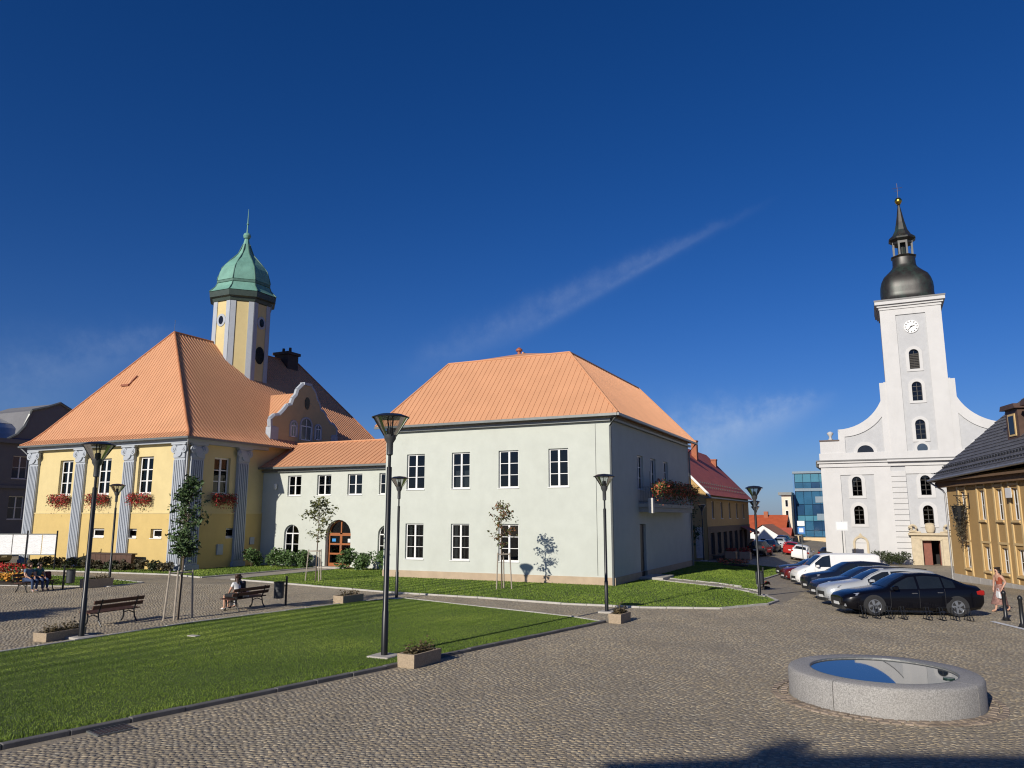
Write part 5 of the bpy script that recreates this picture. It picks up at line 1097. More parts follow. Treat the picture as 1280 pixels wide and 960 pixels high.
for i in range(11): bush('low dark reddish shrub '+place[i], -52.5+i*1.13, 33.9+i*.12, 1.3, .8, .62+.2*random.random(), 420, M_hed if i % 3 else M_box, .075, 60+i, 'shrub', 'low shrubs below the town hall', name='shrub')
for i, x in enumerate((-.6, .45, 1.4)): bush('dark clipped hedge at the church front, '+('left', 'middle', 'right')[i]+' third', x, 92.8, 1.4, .9, 1.45, 800, M_box, .09, 80+i, 'hedge', 'hedge at the church front', name='hedge')

# ------------------------------------------------------------------ street lamps
M_lglass = glass_mat('lamp_glass', (.72, .74, .75)); M_alug = mat('brushed_lamp_metal', (.10, .105, .11), .35, .1, metallic=.5)
def lamp_meshes(H, s):
    key = ('lamp', H, s)
    if key in MATS: return MATS[key]
    hb = H-.62*s
    pole = MB().lathe([(.085*s, -.2), (.085*s, 1.1), (.072*s, 1.12), (.068*s, hb-.75), (.04*s, hb-.74), (.04*s, hb-.3)], 14).mesh('pole', M_black, True)
    coll = MB().lathe([(.04*s, hb-.45), (.085*s, hb-.42), (.085*s, hb-.12), (.15*s, hb-.02), (.17*s, hb+.1), (.13*s, hb+.11)], 14).mesh('collar', M_alug, True)
    gls = MB().lathe([(.16*s, hb+.08), (.46*s, H-.06)], 24, close=False).mesh('shade', M_lglass, True)
    cap = MB().lathe([(.49*s, H-.08), (.50*s, H-.055), (.30*s, H+.02), (.02, H+.045)], 24).mesh('cap', M_black, True)
    rib = MB(); 
    for k in range(4): t = math.pi/4+k*math.pi/2; rib.tube([(.155*s*math.cos(t), .155*s*math.sin(t), hb+.06), (.475*s*math.cos(t), .475*s*math.sin(t), H-.05)], .014*s, 5)
    for k in range(3): t = k*2*math.pi/3; rib.tube([(.05*s*math.cos(t), .05*s*math.sin(t), hb+.1), (.05*s*math.cos(t), .05*s*math.sin(t), H-.06)], .010*s, 5)
    rib = rib.mesh('rib', M_black); bulb = MB().lathe([(.07*s, hb+.05), (.09*s, hb+.12), (.09*s, hb+.27), (.04*s, hb+.29)], 12).mesh('bulb_holder', M_black, True)
    foot = MB().box(-.32*s, .32*s, -.32*s, .32*s, -.15, .035).mesh('footing', M_conc, bevel=.02)
    MATS[key] = [('pole', pole), ('collar', coll), ('shade', gls), ('cap', cap), ('rib', rib), ('bulb_holder', bulb), ('footing', foot)]; return MATS[key]
def lamp(label, X, Y, H, s, foot=True):
    t = thing('street_lamp', label, 'street lamp', (X, Y, gh(X, Y)+(.03 if foot else 0)), 0, 'street lamps on the square')
    for n_, me in lamp_meshes(H, s):
        if n_ == 'footing' and not foot: continue
        inst(n_, me, t)
lamp('tall black lamp on the front lawn beside a concrete planter, nearest and largest', -11.55, 16.6, 6.1, 1.0)
lamp('tall black lamp at the left, beside the empty bench', -21.25, 15.3, 5.65, .95)
lamp('black lamp at the back edge of the front lawn, before the green house corner', -19.0, 28.1, 5.15, .82)
lamp('black lamp in front of the yellow hall, between the middle and right windows', -37.6, 28.4, 5.2, .82, False)
lamp('black lamp at the lawn tip by the small planter, before the green house corner', -9.4, 27.55, 5.0, .82)
lamp('black lamp on the right lawn tip near the parked cars', -5.35, 37.2, 4.95, .82)
lamp('black lamp farther back in line just left of the right lawn tip lamp', -8.35, 58.0, 5.0, .82)
lamp('farthest black lamp in line behind the two lamps at the right lawn', -10.4, 72.5, 5.0, .82, False)
lamp('distant black lamp past the far corner of the green house, under the balcony end', -14.0, 61.5, 4.9, .82)
lamp('distant black lamp before the red roof house', -14.9, 71.0, 5.0, .82)

# ------------------------------------------------------------------ benches, bins, planters
def bench(label, X, Y, rz, L=1.95):
    t = thing('park_bench', label, 'bench', (X, Y, gh(X, Y)+.015), rz, 'benches on the square')
    for i, y in enumerate((-.30, -.17, -.04, .09)): MB().box(-L/2, L/2, y-.055, y+.055, .43-.01*i, .465-.01*i).build('seat_slat', M_wood, t, bevel=.006, world=False)
    for i, z in enumerate((.60, .76)): MB().add([(-L/2, .20+.05*i, z-.055), (L/2, .20+.05*i, z-.055), (L/2, .235+.05*i, z+.055), (-L/2, .235+.05*i, z+.055), (-L/2, .235+.05*i, z-.065), (L/2, .235+.05*i, z-.065), (L/2, .27+.05*i, z+.045), (-L/2, .27+.05*i, z+.045)], [(0, 1, 2, 3), (4, 7, 6, 5), (0, 4, 5, 1), (1, 5, 6, 2), (2, 6, 7, 3), (3, 7, 4, 0)]).build('back_slat', M_wood, t, world=False)
    for s in (-1, 1):
        x = s*(L/2-.28); MB().tube([(x, -.36, 0), (x, -.29, .12), (x, -.28, .28), (x, -.31, .42)], .026, 6).tube([(x, -.31, .42), (x, .15, .40)], .024, 6).tube([(x, .34, 0), (x, .22, .16), (x, .17, .40), (x, .26, .62), (x, .31, .84)], .026, 6).tube([(x, -.28, .26), (x, -.05, .34), (x, .18, .28)], .018, 6).tube([(x, -.36, 0), (x, -.40, .02)], .03, 6).build('leg', M_black, t, smooth=True, world=False)
    return t
bench('empty dark bench with cast-iron legs beside the tall left lamp', -23.2, 17.75, R(-86))
bench('dark bench on which a couple sits leaning together beside a litter bin', -22.15, 22.6, R(-87))
bench('far left dark bench with two seated people by the flower beds', -36.4, 23.6, R(97))
def litter_bin(label, X, Y, rz=0):
    t = thing('litter_bin', label, 'litter bin', (X, Y, gh(X, Y)+.01), rz, 'litter bins on the square')
    MB().lathe([(.16, .28), (.19, .30), (.20, .86), (.205, .90), (.17, .90), (.165, .4), (.02, .38)], 16).build('basket', mat('bin_grey_metal', (.05, .055, .06), .5, .2, 6), t, smooth=True, world=False); MB().tube([(.29, 0, -.05), (.29, 0, 1.12)], .045, 8).tube([(.29, 0, -.05), (.29, 0, .03)], .08, 8).tube([(.18, 0, .75), (.29, 0, .75)], .02, 5).build('post', M_black, t, world=False); MB().lathe([(.21, .88), (.21, .92)], 16, close=False).build('rim', M_black, t, world=False)
litter_bin('dark litter bin on a post right of the couple on the bench', -21.8, 24.0, R(60)); litter_bin('dark litter bin on a post right of the two people far left', -35.9, 25.0, R(240)); litter_bin('dark litter bin by the lamp at the right lawn tip', -5.95, 41.6, R(60))
M_agg = mat('exposed_aggregate', (.37, .29, .20), .9, .3, 30, .5, 60)
M_plant = leaf_material('planter_heather', (.045, .04, .02), (.13, .09, .035))
def planter(label, X, Y, L, w, h, rz, seed, n=420):
    t = thing('planter', label, 'planter', (X, Y, gh(X, Y)+.008), rz, 'concrete planters on the square'); b = MB(); i = .06
    P = [(-L/2, -w/2), (L/2, -w/2), (L/2, w/2), (-L/2, w/2)]; Q = [(x*(1-2*i/L), y*(1-2*i/w)) for x, y in P]
    b.add([(x*.97, y*.95, 0) for x, y in P]+[(x, y, h) for x, y in P]+[(x, y, h) for x, y in Q]+[(x, y, h-.08) for x, y in Q], [(0, 1, 5, 4), (1, 2, 6, 5), (2, 3, 7, 6), (3, 0, 4, 7), (4, 5, 9, 8), (5, 6, 10, 9), (6, 7, 11, 10), (7, 4, 8, 11), (8, 9, 13, 12), (9, 10, 14, 13), (10, 11, 15, 14), (11, 8, 12, 15), (3, 2, 1, 0)])
    b.build('trough', M_agg, t, world=False); MB().quad(*[(x, y, h-.05) for x, y in Q]).build('soil', mat('planter_soil', (.03, .022, .015), .95), t, world=False)
    rr = random.Random(seed); pts = []
    for _ in range(n):
        x = rr.uniform(-L/2+.1, L/2-.1); hh = .12*(.5+.5*abs(math.sin(x*9+seed))); pts.append((x, rr.uniform(-w/2+.08, w/2-.08), h-.04+abs(rr.gauss(0, hh))))
    leaf_mesh(pts, .045, rr).build('plants', M_plant, t, world=False)['kind'] = 'stuff'
planter('concrete planter with dry heather at the kerb beside the nearest tall lamp', -10.25, 16.2, 1.1, .5, .31, R(86), 1)
planter('small concrete planter at the tip of the front lawn', -8.2, 25.35, .9, .45, .30, R(86), 2)
planter('long low concrete planter at the left beside the empty bench', -21.75, 15.0, 1.35, .5, .24, R(97), 3)
planter('low concrete planter behind the front lawn, right of the couple', -20.0, 26.1, 1.25, .55, .32, R(86), 4, 200)
planter('dark planter with red flowers near the far litter bin', -35.6, 26.2, 1.4, .6, .42, R(86), 5)
for i, (x, y) in enumerate(((-13.6, 77.4), (-12.2, 77.0), (-12.7, 80.0))):
    t = thing('flower_tub', ('pale tub of red flowers left of the awning, leftmost of three', 'pale tub of red flowers in the middle of the three by the road', 'pale tub of red flowers by the road, rightmost of three')[i], 'planter', (x, y, gh(x, y)), 0, 'flower tubs before the red roof house'); MB().box(-.5, .5, -.5, .5, 0, .75).build('tub', mat('tan_tub', (.45, .30, .19), .8), t, world=False, bevel=.05); flower_mass('f', t, [(M_leafd, .3, 'foliage'), (M_redfl, .7, 'blossom')], [(-.5, .5, -.5, .5, .75, 1.05)], 260, .07, 90+i, 0)
def bed(label, X, Y, w, d, m, seed, n=900, h=.3):
    t = thing('flower_bed', label, 'flower bed', (X, Y, gh(X, Y)+.03)); MB().lathe([(w/2, 0), (w/2*.9, .08), (.02, .12)], 20, flat=d/w).build('soil', MATS['planter_soil'], t, world=False); rr = random.Random(seed); P1 = []; P2 = []
    for _ in range(n): a = rr.uniform(0, 2*math.pi); q = math.sqrt(rr.random()); (P1 if rr.random() < .65 else P2).append((q*w/2*math.cos(a), q*d/2*math.sin(a), .1+rr.uniform(.1, h)))
    leaf_mesh(P1, .085, rr).build('blossom', m, t, world=False); leaf_mesh(P2, .085, rr).build('foliage', M_leafd, t, world=False)
M_yelfl = mat('orange_marigold', (.62, .27, .03), .7, .3, 9); M_scar = mat('scarlet_salvia', (.50, .02, .02), .7, .25, 9)
bed('bed of scarlet flowers behind the far left bench', -47.5, 28.2, 5, 2.2, M_scar, 1, 1500, .6); bed('bed of orange marigolds behind the far left bench', -40.9, 25.6, 4.5, 1.6, M_yelfl, 2, 1300, .4); bed('small bed of orange flowers on the lawn before the red roof house', -10.6, 60.8, 2.4, 2.0, M_orfl, 3, 500, .4); bed('small patch of red flowers beside the lawn tip bin', -5.9, 43.2, .5, .45, M_redfl, 4, 60, .25)

# ------------------------------------------------------------------ notice boards and ramp wall
nb = thing('notice_board', 'row of white notice boards on dark posts at the left edge', 'notice board', (-49.2, 33.1, 0), R(200))
M_paper = mat('printed_notice', (.74, .74, .72), .6, .05)
def print_mat():
    m = bpy.data.materials.new('notice_print'); m.use_nodes = True; n, l = m.node_tree.nodes, m.node_tree.links; b = n['Principled BSDF']; t = n.new('ShaderNodeTexCoord'); br = n.new('ShaderNodeTexBrick')
    br.inputs['Scale'].default_value = 1; br.inputs['Brick Width'].default_value = .21; br.inputs['Row Height'].default_value = .055; br.inputs['Mortar Size'].default_value = .012
    br.inputs['Color1'].default_value = (.70, .70, .69, 1); br.inputs['Color2'].default_value = (.52, .52, .52, 1); br.inputs['Mortar'].default_value = (.78, .78, .77, 1); sp = n.new('ShaderNodeMapping'); sp.inputs['Rotation'].default_value = (R(90), 0, 0); l.new(t.outputs['Object'], sp.inputs[0]); l.new(sp.outputs[0], br.inputs['Vector']); l.new(br.outputs[0], b.inputs['Base Color']); b.inputs['Roughness'].default_value = .5; return m
M_print = print_mat(); M_bgrey = mat('blank_grey_panel', (.42, .44, .47), .5, .06)
for i in range(8):
    x = i*1.02; bd_ = MB().box(x+.03, x+.99, .02, .06, 1.02, 2.3).build('panel', M_print if i < 4 else M_bgrey, nb, world=False)
    MB().box(x, x+1.02, .03, .10, .97, 1.02).box(x, x+1.02, .03, .10, 2.3, 2.35).build('panel_frame', M_gutter, bd_, world=False)
for i in range(5): MB().tube([(i*2.04, .08, -.1), (i*2.04, .08, 2.55)], .05, 8).build('post', M_black, nb, world=False)
# rotate so that the printed side faces the square
nb.rotation_euler = (0, 0, R(180+22)); 
for c in nb.children:
    c.rotation_euler = (0, 0, 0)
rw = thing('ramp_wall', 'low brown boarded wall before the yellow front', 'low wall', (-46.4, 35.2, 0))
for i in range(8): MB().box(-48.4+i*.5, -47.92+i*.5, 35.0, 35.3, -.1, 1.0+random.uniform(-.01, .01)).build('board', mat('brown_boards', (.085, .045, .03), .8, .25, 4), rw)
MB().box(-48.5, -44.3, 34.95, 35.35, 1.0, 1.08).build('cap', mat('brown_cap', (.06, .035, .025), .7), rw)

# ------------------------------------------------------------------ glass-covered well ring
M_gran = mat('grey_granite', (.31, .30, .285), .75, .5, 42, .2, 60, stain=(.22, .205, .185), stain_scale=1.5, stain_amt=.35)
rg = thing('well_ring', 'round grey granite ring with a glass cover set in the cobbles', 'well', (RING_C[0], RING_C[1], 0)); RH = .53; RI = 1.30
for k in range(4):
    a0 = R(62)+k*math.pi/2+.004; a1 = R(62)+(k+1)*math.pi/2-.004; n = 14; mb = MB(); prof = [(RING_R, -.05), (RING_R, RH-.06), (RING_R-.02, RH-.02), (RING_R-.06, RH), (RI+.02, RH), (RI, RH-.02), (RI, .1)]; m_ = len(prof)
    for i in range(n+1):
        t = a0+(a1-a0)*i/n
        for r_, z in prof: mb.v.append((r_*math.cos(t), r_*math.sin(t), z))
    for i in range(n):
        for j in range(m_-1): mb.f.append((i*m_+j, (i+1)*m_+j, (i+1)*m_+j+1, i*m_+j+1))
    mb.f.append(tuple(range(m_))); mb.f.append(tuple(n*m_+j for j in range(m_)))
    mb.build('ring_segment', M_gran, rg, smooth=True, world=False)
M_cover = mat('mirror_glass_cover', (.02, .028, .03), .015, .1); M_cover.node_tree.nodes['Principled BSDF'].inputs['IOR'].default_value = 2.6
MB().lathe([(RI-.004, RH-.05), (RI-.004, RH-.025), (.01, RH-.025)], 48).build('glass_cover', M_cover, rg, world=False); MB().lathe([(RI+.001, RH-.02), (RI+.012, RH+.004), (RI+.03, RH+.004), (RI+.03, RH-.02)], 48, close=False).build('cover_rim', M_gutter, rg, world=False)
vt = MB().lathe([(.10, 0), (.10, .02), (.02, .02)], 16, (1.13, -.28, RH-.022)).build('drain_cap', mat('dark_green_cap', (.02, .05, .04), .3), rg, world=False)
rs = MB(); rr = random.Random(8)
for ringi, (r_, nn) in enumerate(((RING_R+.10, 62), (RING_R+.27, 66))):
    for k in range(nn):
        t = 2*math.pi*(k+.5*ringi)/nn; c, s = math.cos(t), math.sin(t); a = r_*math.pi/nn*rr.uniform(.72, .98); b = rr.uniform(.055, .085); ts = t+rr.uniform(-.22, .22); c2, s2 = math.cos(ts), math.sin(ts); z = .022+rr.uniform(0, .012)
        P = [(r_*c+u*c2*b-v*s2*a, r_*s+u*s2*b+v*c2*a) for u, v in ((-1, -1), (1, -1), (1, 1), (-1, 1))]; Q = [(r_*c+u*c2*b*.8-v*s2*a*.85, r_*s+u*s2*b*.8+v*c2*a*.85) for u, v in ((-1, -1), (1, -1), (1, 1), (-1, 1))]
        inst('cobble', MB().add([(x+RING_C[0], y+RING_C[1], 0) for x, y in P]+[(x+RING_C[0], y+RING_C[1], z) for x, y in Q], [(4, 5, 6, 7), (0, 1, 5, 4), (1, 2, 6, 5), (2, 3, 7, 6), (3, 0, 4, 7)]).mesh('cobble', mat('tan_sandstone_sett', (.26, .205, .155), .8, .55, 1.6, .3, 40)), ground)
slab = tag(MB().box(-18.62, -18.28, 16.75, 16.95, .02, .06).build('marker_slab', M_conc, None, bevel=.01), 'small pale slab lying in the front lawn', 'slab')
# small fixtures
gr = thing('drain_grate', 'small iron drain grate in the cobbles by the dark kerb', 'drain', (-11.75, 9.15, .03), R(76))
MB().box(-.3, .3, -.22, .22, -.03, .0).build('frame', M_gutter, gr, world=False)
for i in range(7): MB().box(-.26+i*.08, -.21+i*.08, -.18, .18, 0, .008).build('bar', M_black, gr, world=False)
struct(sheet('painted_line', [(2.95, 30.75), (3.12, 30.88), (6.0, 23.9), (5.8, 23.8)], .022, M_white, 3))
for i, (x, y, lab) in enumerate(((3.5, 31.42, 'black post bollard in front of the walking woman'), (3.74, 29.68, 'black post bollard at the right picture edge'))):
    t = thing('bollard', lab, 'bollard', (x, y, gh(x, y)), 0, 'bollards by the white line'); MB().lathe([(.10, 0), (.11, .08), (.065, .14), (.058, .85), (.075, .88), (.075, .93), (.05, .97), (.02, 1.0)], 14).build('post', M_black, t, smooth=True, world=False); MB().lathe([(.14, -.02), (.14, .03), (.09, .05)], 14).build('base', M_black, t, world=False)
rk = [(-.89+i*.415+(.35 if i > 3 else 0), 30.12+i*.085+(.07 if i > 3 else 0)) for i in range(8)]
for i, (x, y) in enumerate(rk):
    t = thing('bicycle_rack', 'small black bicycle stand before the black car, number %s from the left' % ('one', 'two', 'three', 'four', 'five', 'six', 'seven', 'eight')[i], 'bicycle rack', (x, y, gh(x, y)), R(-68), 'bicycle stands in front of the black car')
    for s in (-.05, .05): MB().tube([(-.22, s, 0), (-.18, s, .38), (-.02, s, .42), (.06, s, .2), (.22, s, .02)], .014, 6).build('hoop', M_black, t, world=False)
    MB().box(-.26, .26, -.07, .07, -.01, .015).build('base', M_black, t, world=False)
sg = thing('road_sign', 'blue road sign on a grey pole beside the white car', 'road sign', (-7.7, 84.6, gh(-7.7, 84.6))); MB().tube([(0, 0, 0), (0, 0, 4.2)], .04, 8).build('pole', M_gutter, sg, world=False); MB().box(-.35, .35, -.04, -.01, 2.9, 3.6).build('sign_plate', mat('sign_blue', (.03, .16, .45), .4), sg, world=False); MB().box(-.2, .2, -.05, -.041, 3.05, 3.45).build('sign_mark', M_white, sg, world=False); MB().box(-.35, .35, -.04, -.01, 3.7, 4.2).build('sign_plate', M_white, sg, world=False)
sg2 = thing('road_sign', 'white framed plate on a pole before the church wall', 'road sign', (-4.0, 88, gh(-4, 88))); MB().tube([(0, 0, 0), (0, 0, 4.6)], .045, 8).build('pole', M_gutter, sg2, world=False); MB().box(-.6, .6, -.05, -.01, 3.6, 4.55).build('sign_plate', mat('sign_grey', (.55, .56, .57), .5, .05), sg2, world=False); MB().box(-.5, .5, -.06, -.051, 3.7, 4.45).build('sign_face', M_white, sg2, world=False)

# ------------------------------------------------------------------ cars
def paint(name, c, flake=.0):
    m = mat(name, c, .25, .04, 1.0, spec=.25); b = m.node_tree.nodes['Principled BSDF']; b.inputs['Coat Weight'].default_value = .3; b.inputs['Coat Roughness'].default_value = .03; b.inputs['Metallic'].default_value = flake; return m
M_cglass = mat('car_glass', (.012, .016, .02), .02, .2, spec=.8); M_tyre = mat('tyre_rubber', (.02, .02, .021), .8, .2, 10); M_rim = mat('alloy_rim', (.42, .43, .44), .3, .1, metallic=.8)
M_trim = mat('black_plastic_trim', (.022, .022, .023), .6, .2); M_hl = mat('headlight_lens', (.55, .57, .60), .08, .2, 9, metallic=.6); M_tl = mat('tail_light_red', (.32, .015, .012), .15, .2); M_chrome = mat('chrome_trim', (.6, .6, .6), .15, .05, metallic=1.0); M_plate = mat('number_plate', (.7, .7, .68), .5)
SEDAN = dict(st=[(2.42, .34, .54, .60, .66, .56), (2.30, .22, .62, .70, .80, .66), (1.95, .19, .70, .80, .90, .72), (1.42, .19, .79, .885, .92, .74), (.95, .19, .86, .96, .925, .75), (.55, .19, .885, 1.20, .925, .68), (.12, .19, .90, 1.41, .925, .62), (-.45, .19, .92, 1.465, .925, .61), (-1.0, .19, .945, 1.43, .92, .60), (-1.5, .20, .965, 1.27, .905, .61), (-1.95, .22, .97, 1.09, .88, .66), (-2.25, .26, .95, 1.06, .83, .66), (-2.40, .40, .84, .96, .76, .60)], ws=(.93, .16), rg=(-1.08, -1.85), side=[(.80, -.10), (-.18, -.98), (-1.04, -1.42)], wb=(1.42, -1.42), r=.335)
WAGON = dict(st=[(2.36, .36, .58, .66, .68, .58), (2.24, .22, .68, .78, .82, .68), (1.9, .19, .77, .88, .90, .72), (1.35, .19, .85, .96, .92, .74), (.95, .19, .90, 1.03, .925, .75), (.5, .19, .92, 1.29, .925, .69), (.1, .19, .94, 1.46, .925, .64), (-.6, .19, .96, 1.51, .925, .63), (-1.4, .19, .98, 1.49, .92, .62), (-1.95, .2, 1.0, 1.42, .90, .60), (-2.25, .24, .98, 1.10, .86, .66), (-2.34, .4, .86, 1.0, .80, .62)], ws=(.93, .14), rg=(-1.98, -2.22), side=[(.74, -.14), (-.22, -1.06), (-1.12, -1.85)], wb=(1.38, -1.36), r=.33)
SUV = dict(st=[(2.24, .40, .72, .80, .68, .58), (2.14, .28, .82, .92, .82, .68), (1.8, .25, .90, 1.01, .90, .72), (1.3, .24, .96, 1.08, .92, .74), (.9, .24, 1.0, 1.14, .925, .76), (.5, .24, 1.02, 1.42, .925, .70), (.15, .24, 1.03, 1.58, .925, .66), (-.6, .24, 1.05, 1.64, .925, .65), (-1.4, .24, 1.07, 1.60, .92, .64), (-1.85, .26, 1.08, 1.50, .90, .62), (-2.15, .3, 1.04, 1.16, .86, .68), (-2.24, .44, .92, 1.06, .80, .64)], ws=(.88, .18), rg=(-1.88, -2.13), side=[(.70, -.10), (-.18, -1.0), (-1.06, -1.75)], wb=(1.32, -1.30), r=.36)
VAN = dict(st=[(2.50, .36, .66, .72, .72, .64), (2.40, .24, .80, .90, .86, .74), (2.1, .22, .95, 1.05, .93, .78), (1.75, .22, 1.04, 1.18, .95, .80), (1.35, .22, 1.10, 1.52, .95, .80), (.95, .22, 1.12, 1.84, .95, .80), (.55, .22, 1.12, 1.93, .95, .80), (-1.0, .22, 1.12, 1.96, .95, .80), (-2.2, .24, 1.12, 1.95, .94, .79), (-2.40, .26, 1.1, 1.88, .92, .77), (-2.45, .4, 1.05, 1.60, .90, .76)], ws=(1.72, 1.0), rg=None, side=[(1.42, .52)], wb=(1.55, -1.45), r=.34)
def lerp_st(st, x):
    for a, b in zip(st[:-1], st[1:]):
        if a[0] >= x >= b[0]: t = (a[0]-x)/(a[0]-b[0]); return [p+(q-p)*t for p, q in zip(a, b)]
    return list(st[0] if x > st[0][0] else st[-1])
def car(label, X, Y, rz, spec, pm, name='parked_car', cat='car', group='cars parked in the row before the church', rim_dark=False, roofbars=False):
    t = thing(name, label, cat, (X, Y, gh(X, Y)), rz, group); seat_on_slope(t, X, Y, rz); st = spec['st']
    def sect(s):
        x, zb, zs, zt, w, wt = s; h = zt-zs
        return [(x, w*.88, zb), (x, w*.985, zb+.10), (x, w, zb+(zs-zb)*.55), (x, w*.988, zs-.06), (x, w*.965, zs), (x, wt+(w*.965-wt)*.42, zs+h*.55), (x, wt, zt-.06*min(1, h/.3)), (x, wt*.86, zt), (x, wt*.45, zt+.022), (x, 0, zt+.03)]
    fine = []
    for a, b in zip(st[:-1], st[1:]):
        n = max(1, round((a[0]-b[0])/.22))
        for i in range(n): fine.append([p+(q-p)*i/n for p, q in zip(a, b)])
    fine.append(list(st[-1])); mb = MB(); m_ = 10
    for s in fine:
        P = sect(s); full = P+[(p[0], -p[1], p[2]) for p in reversed(P[:-1])]; mb.v += full
    k = 2*m_-1
    for i in range(len(fine)-1):
        for j in range(k-1): mb.f.append((i*k+j, i*k+j+1, (i+1)*k+j+1, (i+1)*k+j))
        mb.f.append((i*k, (i+1)*k, (i+1)*k+k-1, i*k+k-1))
    mb.f.append(tuple(range(k))); mb.f.append(tuple((len(fine)-1)*k+j for j in range(k)))
    body = mb.build('body', pm, t, smooth=True, world=False)
    def side_y(x, z):
        s = lerp_st(st, x); P = sect(s)[4:7]
        for a, b in zip(P[:-1], P[1:]):
            if a[2] <= z <= b[2]+1e-6: return a[1]+(b[1]-a[1])*(z-a[2])/max(1e-6, b[2]-a[2])
        return P[-1][1] if z > P[-1][2] else P[0][1]
    def top_z(x, y):
        s = lerp_st(st, x); P = sect(s)[6:][::-1]
        for a, b in zip(P[:-1], P[1:]):
            if a[1] <= y <= b[1]+1e-6: return a[2]+(b[2]-a[2])*(y-a[1])/max(1e-6, b[1]-a[1])
        return P[-1][2]
    for xa, xb in spec['side']:
        for sg_ in (-1, 1):
            g_ = MB(); n = 10; pv = None
            for i in range(n+1):
                x = xa+(xb-xa)*i/n; s = lerp_st(st, x); zl, zu = s[2]+.035, s[3]-.085
                if zu < zl+.01: zu = zl+.01
                cur = [(x, sg_*(side_y(x, zl+(zu-zl)*q/4)+.007), zl+(zu-zl)*q/4) for q in range(5)]
                if pv:
                    for q in range(4): g_.quad(pv[q], cur[q], cur[q+1], pv[q+1])
                pv = cur
            g_.build('side_window', M_cglass, t, smooth=True, world=False)
    for nm, rng in (('windscreen', spec['ws']), ('rear_window', spec['rg'])):
        if not rng: continue
        g_ = MB(); n = 7; pv = None
        for i in range(n+1):
            x = rng[0]+(rng[1]-rng[0])*i/n; s = lerp_st(st, x); wy = s[5]-.05; cur = [(x, wy*(q/5), top_z(x, abs(wy*q/5))+.008) for q in range(-5, 6)]
            if pv:
                for q in range(10): g_.quad(pv[q], cur[q], cur[q+1], pv[q+1])
            pv = cur
        g_.build(nm, M_cglass, t, smooth=True, world=False)
    r = spec['r']; key = ('wheel', r, rim_dark)
    if key not in MATS:
        def lat_y(prof, n=28):
            b = MB().lathe(prof, n); b.v = [(p[0], p[2], p[1]) for p in b.v]; return b
        ty = lat_y([(r*.66, -.10), (r*.93, -.11), (r, -.07), (r, .07), (r*.93, .11), (r*.68, .105), (r*.64, .08)]).mesh('tyre', M_tyre, True)
        ri = lat_y([(r*.68, .02), (r*.68, .10), (r*.62, .104), (r*.60, .05), (r*.2, .045), (.01, .045)]).mesh('rim', M_trim if rim_dark else M_trim, True); sp = MB()
        for k2 in range(5):
            a = 2*math.pi*k2/5; d, n_ = Vector((math.cos(a), 0, math.sin(a))), Vector((-math.sin(a), 0, math.cos(a)))
            sp.add([tuple(d*q+n_*w_+Vector((0, y, 0))) for y in (.05, .092) for q, w_ in ((.02, -.035), (.02, .035), (r*.64, .055), (r*.64, -.055))], [(4, 5, 6, 7), (0, 1, 5, 4), (1, 2, 6, 5), (2, 3, 7, 6), (3, 0, 4, 7)])
        b = MB().lathe([(r*.60, .075), (r*.61, .106), (r*.68, .106), (r*.68, .09)], 28, close=False); b.v = [(p[0], p[2], p[1]) for p in b.v]; sp.add(b.v, b.f)
        MATS[key] = (ty, ri, sp.mesh('spokes', M_rim))
    ty, ri, sp = MATS[key]
    for ax in spec['wb']:
        w = lerp_st(st, ax)[4]
        for s_ in (-1, 1):
            wa = MB(); n = 22; ro_ = r+.055
            pts = [(ax+ro_*math.cos(math.pi*2*i/n), max(.14, r+ro_*math.sin(math.pi*2*i/n)-.005)) for i in range(n)]
            wa.prism(pts, 'y', s_*(w-.25), s_*(w+.004)); wa.build('wheel_arch', M_trim, t, world=False)
            wh = inst('wheel', ty, t, (ax, s_*(w-.085), r), 0 if s_ > 0 else math.pi); inst('rim', ri, wh); inst('spokes', sp, wh)
    f, rr_ = lerp_st(st, st[0][0]-.16), lerp_st(st, st[-1][0]+.1); xf, xr_ = st[0][0], st[-1][0]
    for s_ in (-1, 1):
        zh = f[2]+.0; wv = f[4]
        MB().add([(xf-.10, s_*(wv-.30), zh-.05), (xf-.42, s_*(wv+.085), zh+.06), (xf-.52, s_*(wv+.06), zh+.15), (xf-.13, s_*(wv-.30), zh+.06), (xf-.30, s_*(wv-.30), zh-.05), (xf-.62, s_*(wv-.05), zh+.06), (xf-.62, s_*(wv-.05), zh+.14), (xf-.33, s_*(wv-.30), zh+.06)], [(0, 1, 2, 3), (0, 4, 5, 1), (3, 2, 6, 7), (1, 5, 6, 2)]).build('headlight', M_hl, t, world=False)
        MB().box(xf-.16, xf-.04, *sorted((s_*(wv-.28), s_*(wv-.08))), f[1]+.08, f[1]+.17).build('fog_light', M_hl, t, world=False)
        zt_ = rr_[2]; MB().box(xr_-.012, xr_+.30, *sorted((s_*(rr_[4]-.20), s_*(rr_[4]+.035))), zt_-.17, zt_-.0).build('tail_light', M_tl, t, world=False, bevel=.03)
        xm = spec['side'][0][0]-.1; sm = lerp_st(st, xm); MB().box(xm-.08, xm+.10, *sorted((s_*(sm[4]+.02), s_*(sm[4]+.20))), sm[2]+.03, sm[2]+.17).build('mirror', pm, t, world=False, bevel=.035)
        for xh in [b_+.12 for a_, b_ in spec['side'][:2]]:
            sh = lerp_st(st, xh); MB().box(xh-.09, xh+.09, *sorted((s_*(sh[4]*.985), s_*(sh[4]+.018))), sh[2]-.13, sh[2]-.10).build('door_handle', M_chrome if not rim_dark else pm, t, world=False)
        sm_ = MB()
